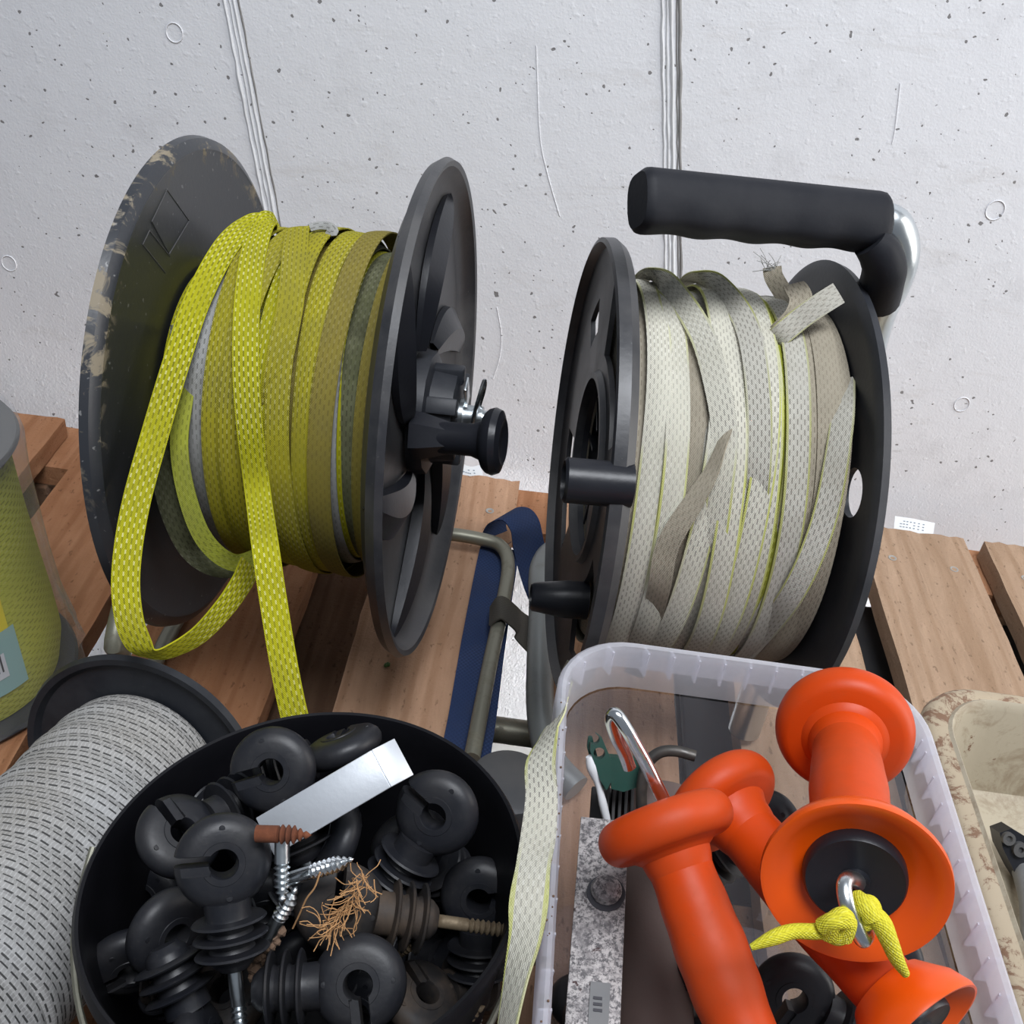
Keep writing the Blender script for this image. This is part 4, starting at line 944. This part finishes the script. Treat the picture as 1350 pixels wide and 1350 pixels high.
tag(emit(bm, 'straw_stem', 'coir', None), 'single straw stem standing left of the coconut fibre tuft', 'straw')
bm = newbm()
for k in range(26):
    s = random.random(); p = at(362 - 30 * s + random.gauss(0, 5), 1228 + 60 * s + random.gauss(0, 4), .462)
    m_ = Matrix.Translation(p) @ Matrix.Scale(random.uniform(.6, 1.4), 4); bmesh.ops.create_icosphere(bm, subdivisions=1, radius=0.0021, matrix=m_)
tag(emit(bm, 'soil_crumbs', 'soil', None, smooth=False), 'crumbs of brown soil stuck below the topmost insulator neck', 'soil')['kind'] = 'stuff'

# ================================================================== LOOSE WHITE STRAND between bucket and box
free_ribbon('tape_strand', [(743, 880, .72, 60, .8), (744, 905, .66, 50, .9), (738, 938, .553, 75, .8), (722, 968, .534, 60, .9), (712, 1005, .51, 20, 1), (714, 1050, .492, 0, 1), (710, 1100, .474, -5, 1.05), (703, 1140, .458, 10, 1), (697, 1190, .445, 0, 1.1), (692, 1235, .436, 20, .95), (679, 1290, .427, 45, .9), (664, 1370, .42, 60, .9)], 0.0150, 'wht', None)
tag(bpy.context.scene.objects['tape_strand'], 'wavy white woven tape strand hanging between the bucket and the clear box', 'tape')

# ================================================================== CLEAR BOX
cb = thing('plastic_box', 'clear rectangular plastic box with a milky rim, holding the orange handles', 'box', loc=(0.134, 0.27, 0.0))
ZT = 0.22
cor = [onz(835, 846, ZT), onz(1078, 880, ZT)]
X0, X1, Y0, Y1 = 0.036, 0.236, 0.09, 0.440
def rrect(inset, z, rad, n=9):
    x0, x1, y0, y1 = X0 + inset, X1 - inset, Y0 + inset, Y1 - inset; out = []
    for cx, cy, a0 in ((x1 - rad, y1 - rad, 0), (x0 + rad, y1 - rad, 90), (x0 + rad, y0 + rad, 180), (x1 - rad, y0 + rad, 270)):
        for k in range(n + 1):
            a = R(a0 + 90 * k / n); out.append(V((cx + math.cos(a) * rad - 0.134, cy + math.sin(a) * rad - 0.27, z)))
    return out
def loft(bm, secs, mi=0, close=False):
    rows = [[bm.verts.new(p) for p in s] for s in secs]; n = len(rows[0])
    for A, B in zip(rows, rows[1:]):
        for k in range(n): bm.faces.new([A[k], A[(k + 1) % n], B[(k + 1) % n], B[k]]).material_index = mi
    return rows
bm = newbm()
rows = loft(bm, [rrect(0.024, 0.004, .02), rrect(0.020, 0.008, .024), rrect(0.008, ZT - 0.030, 0.036)]); bm.faces.new(rows[0])
g = bmesh.ops.solidify(bm, geom=bm.faces[:], thickness=0.001)
emit(bm, 'box_wall', 'clear', cb)
bm = newbm()
loft(bm, [rrect(0.0075, ZT - 0.029, .036), rrect(0.006, ZT - 0.004, 0.037), rrect(0.0045, ZT - 0.0005, .038), rrect(0.0025, ZT + .0005, .039), rrect(0.0008, ZT - 0.001, .040), rrect(0.0, ZT - 0.004, .040), rrect(0.0, ZT - 0.020, .040), rrect(0.0008, ZT - 0.020, .039), rrect(0.001, ZT - 0.005, .039)])
per = rrect(0.0009, 0, .0395, 9); per2 = rrect(0.0062, 0, .037, 9)
def ribs_along(a, b, a2, b2, n):
    for k in range(n):
        f = (k + .5) / n; p = a.lerp(b, f); q = a2.lerp(b2, f); c = (p + q) / 2; d = (q - p)
        rt = V((d.x, d.y, 0)).to_track_quat('X', 'Z').to_matrix(); box(bm, (c.x, c.y, ZT - 0.0115), (V((d.x, d.y, 0)).length, 0.0011, 0.017), rt)
ribs_along(per[9], per[10], per2[9], per2[10], 8); ribs_along(per[19], per[20], per2[19], per2[20], 16); ribs_along(per[39], per[0], per2[39], per2[0], 16)
for k in range(0, 40, 3):
    ribs_along(per[k], per[k], per2[k], per2[k], 1)
emit(bm, 'rim', 'milky', cb)
bm = newbm()
for k in range(40):
    y = random.uniform(0.12, 0.40); z = random.uniform(ZT - .02, ZT - .002); px = X0 - 0.134
    bmesh.ops.create_icosphere(bm, subdivisions=1, radius=random.uniform(.0003, .0007), matrix=Matrix.Translation(V((px + .0035 + random.uniform(-.002, .001), y - .27, ZT + .0004))))
emit(bm, 'dirt_speck', 'soil', cb, smooth=False)['kind'] = 'stuff'

# ---- gate handles
def gate_handle(label, near, far, r_near, r_far, body, kind_near='cap', hook=None, wavy=0.0006):
    """near: open funnel end, far: rounded disc end (world points)"""
    ax = (far - near); L = ax.length; a, x_, y_ = orth(ax); t = thing('gate_handle', label, 'handle', mat=Matrix.Translation(near) @ Matrix((x_, y_, a)).transposed().to_4x4(), group='orange gate handles in the clear box')
    bm = newbm(); pr = []
    # body grip
    n = 30
    for k in range(n + 1):
        s = 0.10 + 0.80 * k / n; pr.append((L * s, body * (1 + 0.05 * math.cos((s - .5) * 9)) + wavy * math.sin(s * 38)))
    pr = [(L * 0.08, body * 1.25)] + pr + [(L * 0.93, body * .9)]
    lathe(bm, (0, 0, 0), (0, 0, 1), pr, 48); emit(bm, 'grip', 'orange', t)
    bm = newbm()
    lathe(bm, (0, 0, 0), (0, 0, 1), [(0.004, body * .9), (0.003, r_near * .62), (-0.001, r_near * 0.80), (-0.0045, r_near * 0.96), (-0.0045, r_near), (-0.002, r_near * 1.01), (0.006, r_near * 0.92), (0.013, r_near * 0.74), (0.017, body * 1.15), (0.018, body * .9)], 72)
    emit(bm, 'funnel_guard', 'orange_in', t)
    bm = newbm(); q = r_far
    pr = [(L * .80, body * .90), (L * .85, body * 1.01), (L * .885, body * 1.06), (L - q * .38, body * 1.16), (L - q * .33, q * .62)]
    for k in range(15):
        an = -1.35 + (PI / 2 + 1.35) * k / 14; pr.append((L - q * .02 + math.sin(an) * q * 0.30, q * 0.74 + math.cos(an) * q * 0.26))
    pr += [(L + q * .26, q * 0.5), (L + q * .22, 0.0)]
    lathe(bm, (0, 0, 0), (0, 0, 1), pr, 72); emit(bm, 'disc_guard', 'orange', t)
    bm = newbm(); c = r_near * 0.545
    lathe(bm, (0, 0, 0), (0, 0, 1), [(0.0042, c * 1.02), (0.000, c * 1.02), (-0.0020, c), (-0.0030, c * .96), (-0.0026, c * 0.90), (-0.0026, c * .30), (-0.005, c * .28), (-0.005, c * .17), (-0.003, c * .15), (-0.003, 0.0)], 56)
    emit(bm, 'end_cap', 'black_clean', t)
    return t
An, Af = at(1127, 1157, .42), at(1113, 962, .53)
hA = gate_handle('topmost orange gate handle, black cap facing the viewer with yellow rope tied on', An, Af, 0.0362, 0.0335, 0.0165, wavy=.0001)
hB = gate_handle('leftmost orange gate handle with a shiny open hook at its upper end', at(1012, 1450, .425), at(877, 1090, .47), 0.036, 0.0310, 0.0148, wavy=.0002)
hC = gate_handle('orange gate handle lying beneath the other two, funnel cut off by the frame', at(1210, 1350, .435), at(950, 1056, .525), 0.0278, 0.0305, 0.0155, wavy=.0001)
def hook(parent, pts, r, mat, name='hook', label=None):
    bm = newbm(); tube(bm, [at(*q) for q in pts], r, 14, 0, 8); o = emit(bm, name, mat, parent, world=True)
    if label: o['label'] = label
    return o
hook(hA, [(1133, 1166, .420), (1128, 1160, .409), (1118, 1158, .402), (1113, 1168, .398), (1116, 1190, .395), (1124, 1212, .395), (1135, 1236, .396), (1140, 1238, .398), (1143, 1226, .404), (1137, 1200, .410), (1132, 1186, .412)], 0.0030, 'zinc')
hook(hB, [(885, 1075, .468), (868, 1040, .463), (848, 1000, .460), (826, 962, .456), (812, 942, .456), (806, 948, .460), (812, 970, .466), (822, 990, .470), (830, 1012, .473)], 0.0030, 'chrome')
hook(hC, [(846, 1075, .56), (846, 1040, .555), (852, 1010, .553), (868, 993, .552), (890, 990, .55), (917, 997, .548)], 0.0030, 'dark_rod', label='dark steel hook')
# yellow rope knot
ry = thing('rope_end', 'yellow rope knotted onto the hook of the topmost orange handle', 'rope', loc=at(1105, 1222, .40))
def wtube(name, pts, rad, mat, parent, seg=12):
    bm = newbm(); tube(bm, [at(*q) for q in pts], rad, seg, 0, 8); return emit(bm, name, mat, parent, world=True)
wtube('rope_tail', [(1100, 1225, .398), (1075, 1228, .396), (1045, 1228, .394), (1020, 1236, .392), (990, 1249, .392)], [0.0034, 0.0030, 0.0028, 0.0028, 0.0012], 'rope', ry)
wtube('rope_tail', [(1142, 1202, .398), (1160, 1215, .396), (1172, 1240, .396), (1182, 1264, .398), (1194, 1284, .402)], [0.0036, 0.0040, 0.0034, 0.0028, 0.0016], 'rope', ry)
bm = newbm()
for pts, r in (([(1092, 1232, .396), (1098, 1216, .392), (1112, 1208, .392), (1116, 1222, .394), (1106, 1234, .396), (1094, 1230, .397)], .0036),
               ([(1084, 1222, .394), (1100, 1214, .391), (1118, 1216, .393), (1112, 1236, .396)], .0034),
               ([(1118, 1212, .396), (1132, 1196, .399), (1146, 1192, .399), (1150, 1206, .398), (1138, 1216, .398), (1122, 1216, .397)], .0036),
               ([(1130, 1186, .402), (1142, 1196, .396), (1150, 1212, .395)], .0038)):
    tube(bm, [at(*q) for q in pts], r, 10, 0, 8)
emit(bm, 'knot', 'rope', ry, world=True)

# ---- other things in the box
p0, p1 = at(797, 1082, .545), at(778, 1400, .46); d = (p1 - p0); dn = d.normalized(); side = (RT - dn * RT.dot(dn)).normalized(); nm = side.cross(dn).normalized()
if nm.dot(EYE - p0) < 0: nm = -nm
mb = thing('hinge_bar', 'corroded grey metal bar with a round bolt head along the left wall of the box', 'bar', loc=p0)
rot = Matrix((side, dn, nm)).transposed()
bm = newbm(); box(bm, d / 2, (0.0245, d.length, 0.004), rot, 0, 0.0006); box(bm, d / 2 - nm * .012 - side * .0112, (0.002, d.length, 0.020), rot, 0, 0.0004); box(bm, d / 2 - nm * .012 + side * .0112, (0.002, d.length, 0.020), rot, 0, 0.0004)
emit(bm, 'bar_channel', 'corroded', mb)
bm = newbm(); r_ = ray(799, 1176); bp = EYE + r_ * ((p0 + nm * .002 - EYE).dot(nm) / r_.dot(nm)) - p0; lathe(bm, bp, nm, [(0, 0.0070), (0.0025, 0.0076), (0.0048, 0.0066), (0.0066, 0.003), (0.0070, 0)], 28); b2 = newbm(); lathe(b2, bp + dn * .0006, nm, [(0.0002, 0.0094), (0.0005, 0.0092), (0.0005, 0.0)], 28); emit(b2, 'bolt_hole', 'ink', mb); emit(bm, 'bolt_head', 'corroded', mb)
bm = newbm(); onbar = lambda x, y, h: EYE + ray(x, y) * ((p0 + nm * h - EYE).dot(nm) / ray(x, y).dot(nm)) - p0; box(bm, onbar(790, 1325, .0025), (0.009, 0.020, 0.001), rot); 
for k in range(3): box(bm, onbar(788, 1316 + k * 8, .0032), (0.004, 0.0012, 0.0008), rot, 1)
emit(bm, 'sticker', ['grey_plastic', 'ink'], mb, smooth=False)
tb = thing('brown_tube', 'dull brown tube lying between the metal bar and the left orange handle', 'tube', loc=at(850, 1080, .60))
bm = newbm(); tube(bm, [at(862, 1040, .60), at(858, 1200, .565), at(862, 1400, .50)], 0.020, 32, 0, 4); emit(bm, 'tube_wall', 'brown_tube', tb, world=True)
gi = thing('green_insulator', 'dark green plastic insulator with oval holes at the back left of the box', 'insulator', loc=at(810, 1000, .56))
def plate(bm, outline, depth, thick, mi=0):
    P = [at(x, y, depth) for x, y in outline]; prism(bm, P, -FW * -thick, mi)
bm = newbm(); plate(bm, [(779, 972), (786, 968), (794, 974), (806, 1002), (806, 1030), (800, 1042), (792, 1030), (778, 990)], .548, .006)
o = emit(bm, 'eye_plate', 'green', gi, world=True)
c1 = newbm(); lathe(c1, (gi.matrix_basis.inverted() @ at(787, 985, .53)), FW, [(0, 0), (0, .0028), (.05, .0028), (.05, 0)], 16)
c2 = newbm(); lathe(c2, gi.matrix_basis.inverted() @ at(794, 1004, .53), FW, [(0, 0), (0, .0030), (.05, .0030), (.05, 0)], 16)
cut(o, [cutter(c1, gi), cutter(c2, gi)])
bm = newbm(); plate(bm, [(776, 972), (781, 972), (790, 1006), (800, 1036), (797, 1042), (780, 1010), (774, 985)], .556, .004); emit(bm, 'back_plate', 'green', gi, world=True)
bm = newbm(); plate(bm, [(803, 998), (842, 1001), (846, 1036), (822, 1044), (806, 1040)], .560, .008); emit(bm, 'body_block', 'green', gi, world=True)
wp = thing('painted_pin', 'thin rod with flaking white paint standing above the metal bar', 'rod', loc=at(800, 1075, .55))
bm = newbm(); tube(bm, [at(777, 997, .55), at(782, 1012, .551), at(789, 1035, .552), at(795, 1060, .553), at(801, 1085, .555)], [0.002, 0.0034, 0.0018, 0.0022, 0.002], 10, 0, 6); emit(bm, 'rod', 'paper', wp, world=True)
bf = thing('black_bracket', 'black finned plastic clamp behind the left orange handle', 'clamp', loc=at(812, 1060, .58))
bm = newbm()
for k in range(5): box(bm, at(800 + k * 8, 1062, .585) - at(812, 1060, .58), (0.0018, 0.03, 0.02), rot, 0, 0.0004)
box(bm, at(812, 1085, .595) - at(812, 1060, .58), (0.03, 0.04, 0.008), rot, 0, .001)
emit(bm, 'fins', 'clutter', bf)
# dark insulators and clutter deep in the box
GRP = 'dark insulators deep in the clear box'
for px, py, d_, nk, lb in ((1158, 1262, .50, 60, 'black ring insulator deep in the box, right of the rope end'), (920, 1320, .52, 100, 'black ring insulator deep in the box between the brown tube and the left handle'),
                           (1045, 1310, .52, 30, 'black ring insulator deep in the box between the two lower orange handles'), (1008, 1092, .56, 150, 'black ring insulator behind the left orange handle disc')):
    o = copy_tree(PROTO)
    for ch in list(o.children):
        if ch.name.startswith('screw_shank'): bpy.data.objects.remove(ch)
    o.matrix_basis = orient(px, py, d_, nk, -20, 20); o['label'] = lb; o['group'] = GRP
rs = random.Random(3)
for lay in range(2):
    for ix in range(4):
        for iy in range(4 - lay):
            o = copy_tree(PROTO)
            for ch in list(o.children):
                if ch.name.startswith('screw_shank'): bpy.data.objects.remove(ch)
            p = V((0.083 + ix * 0.036 + rs.uniform(-.005, .005), 0.205 + lay * .02 + iy * 0.042 + rs.uniform(-.006, .006), 0.030 + lay * 0.036 + rs.uniform(-.004, .004)))
            o.matrix_basis = Matrix.Translation(p) @ Matrix.Rotation(rs.uniform(0, 6.28), 4, 'Z') @ Matrix.Rotation(R(90) + rs.uniform(-.5, .5), 4, 'X')
            o['label'] = 'black ring insulator buried in the heap at the bottom of the clear box'; o['group'] = 'ring insulators heaped at the bottom of the clear box'

# ================================================================== DIRTY TRAY (right edge)
tr = thing('cream_tray', 'dirty cream plastic tray with a rust-stained rim at the right edge', 'tray', loc=(0.45, 0.35, 0.0))
ZR = 0.085
def tr_rect(inset, z, rad, n=8):
    x0, x1, y0, y1 = 0.312 + inset, 0.56 - inset, 0.06 + inset, 0.592 - inset; out = []
    for cx, cy, a0 in ((x1 - rad, y1 - rad, 0), (x0 + rad, y1 - rad, 90), (x0 + rad, y0 + rad, 180), (x1 - rad, y0 + rad, 270)):
        for k in range(n + 1):
            a = R(a0 + 90 * k / n); out.append(V((cx + math.cos(a) * rad - 0.45, cy + math.sin(a) * rad - 0.35, z)))
    return out
bm = newbm()
rows = loft(bm, [tr_rect(0.036, 0.003, .03), tr_rect(0.032, 0.006, .033), tr_rect(0.020, ZR - 0.006, .040), tr_rect(0.018, ZR, .042), tr_rect(0.0165, ZR + .002, .043), tr_rect(0.0145, ZR, .044)], 0); bm.faces.new(rows[0])
emit(bm, 'tray_basin', 'cream', tr)
bm = newbm()
loft(bm, [tr_rect(0.0145, ZR, .044), tr_rect(0.006, ZR - 0.001, .046), tr_rect(0.002, ZR - 0.004, .048), tr_rect(0.0, ZR - 0.010, .048), tr_rect(0.0, ZR - 0.020, .048), tr_rect(0.004, ZR - 0.021, .046), tr_rect(0.012, 0.002, .04)], 0)
emit(bm, 'tray_rim', 'rimrust', tr)
b_ = thing('black_clip', 'black plastic clip lying in the cream tray', 'clip', loc=at(1342, 1125, .745))
bm = newbm(); c = b_.matrix_basis.inverted()
plate(bm, [(1318, 1098), (1334, 1092), (1360, 1108), (1372, 1140), (1352, 1172), (1338, 1150), (1322, 1118)], .742, .016); o = emit(bm, 'clip_body', 'black_clean', b_, world=True)
bm = newbm(); lathe(bm, c @ at(1330, 1106, .7395), -FW, [(-.003, .0045), (.001, .0045), (.001, .0024), (-.001, 0.0016), (-.001, 0)], 20); lathe(bm, c @ at(1345, 1120, .7395), -FW, [(-.003, .0052), (.0014, .0052), (.0014, .002), (-.001, 0.0024), (-.001, 0)], 20)
emit(bm, 'rivet', 'grey_dark', b_)
bm = newbm(); tube(bm, [at(1352, 1150, .745), at(1362, 1190, .722), at(1366, 1260, .690)], .009, 16, 0, 6); emit(bm, 'clip_stem', 'grey_plastic', b_, world=True)
bm = newbm()
for k in range(6): bmesh.ops.create_icosphere(bm, subdivisions=1, radius=random.uniform(.001, .002), matrix=Matrix.Translation(onz(513 + random.uniform(-5, 5), 878 + random.uniform(-4, 4), .0012)))
tag(emit(bm, 'moss_crumb', 'leaf', None, smooth=False), 'tiny green moss crumb on the board below the right flange of the yellow reel', 'moss')['kind'] = 'stuff'
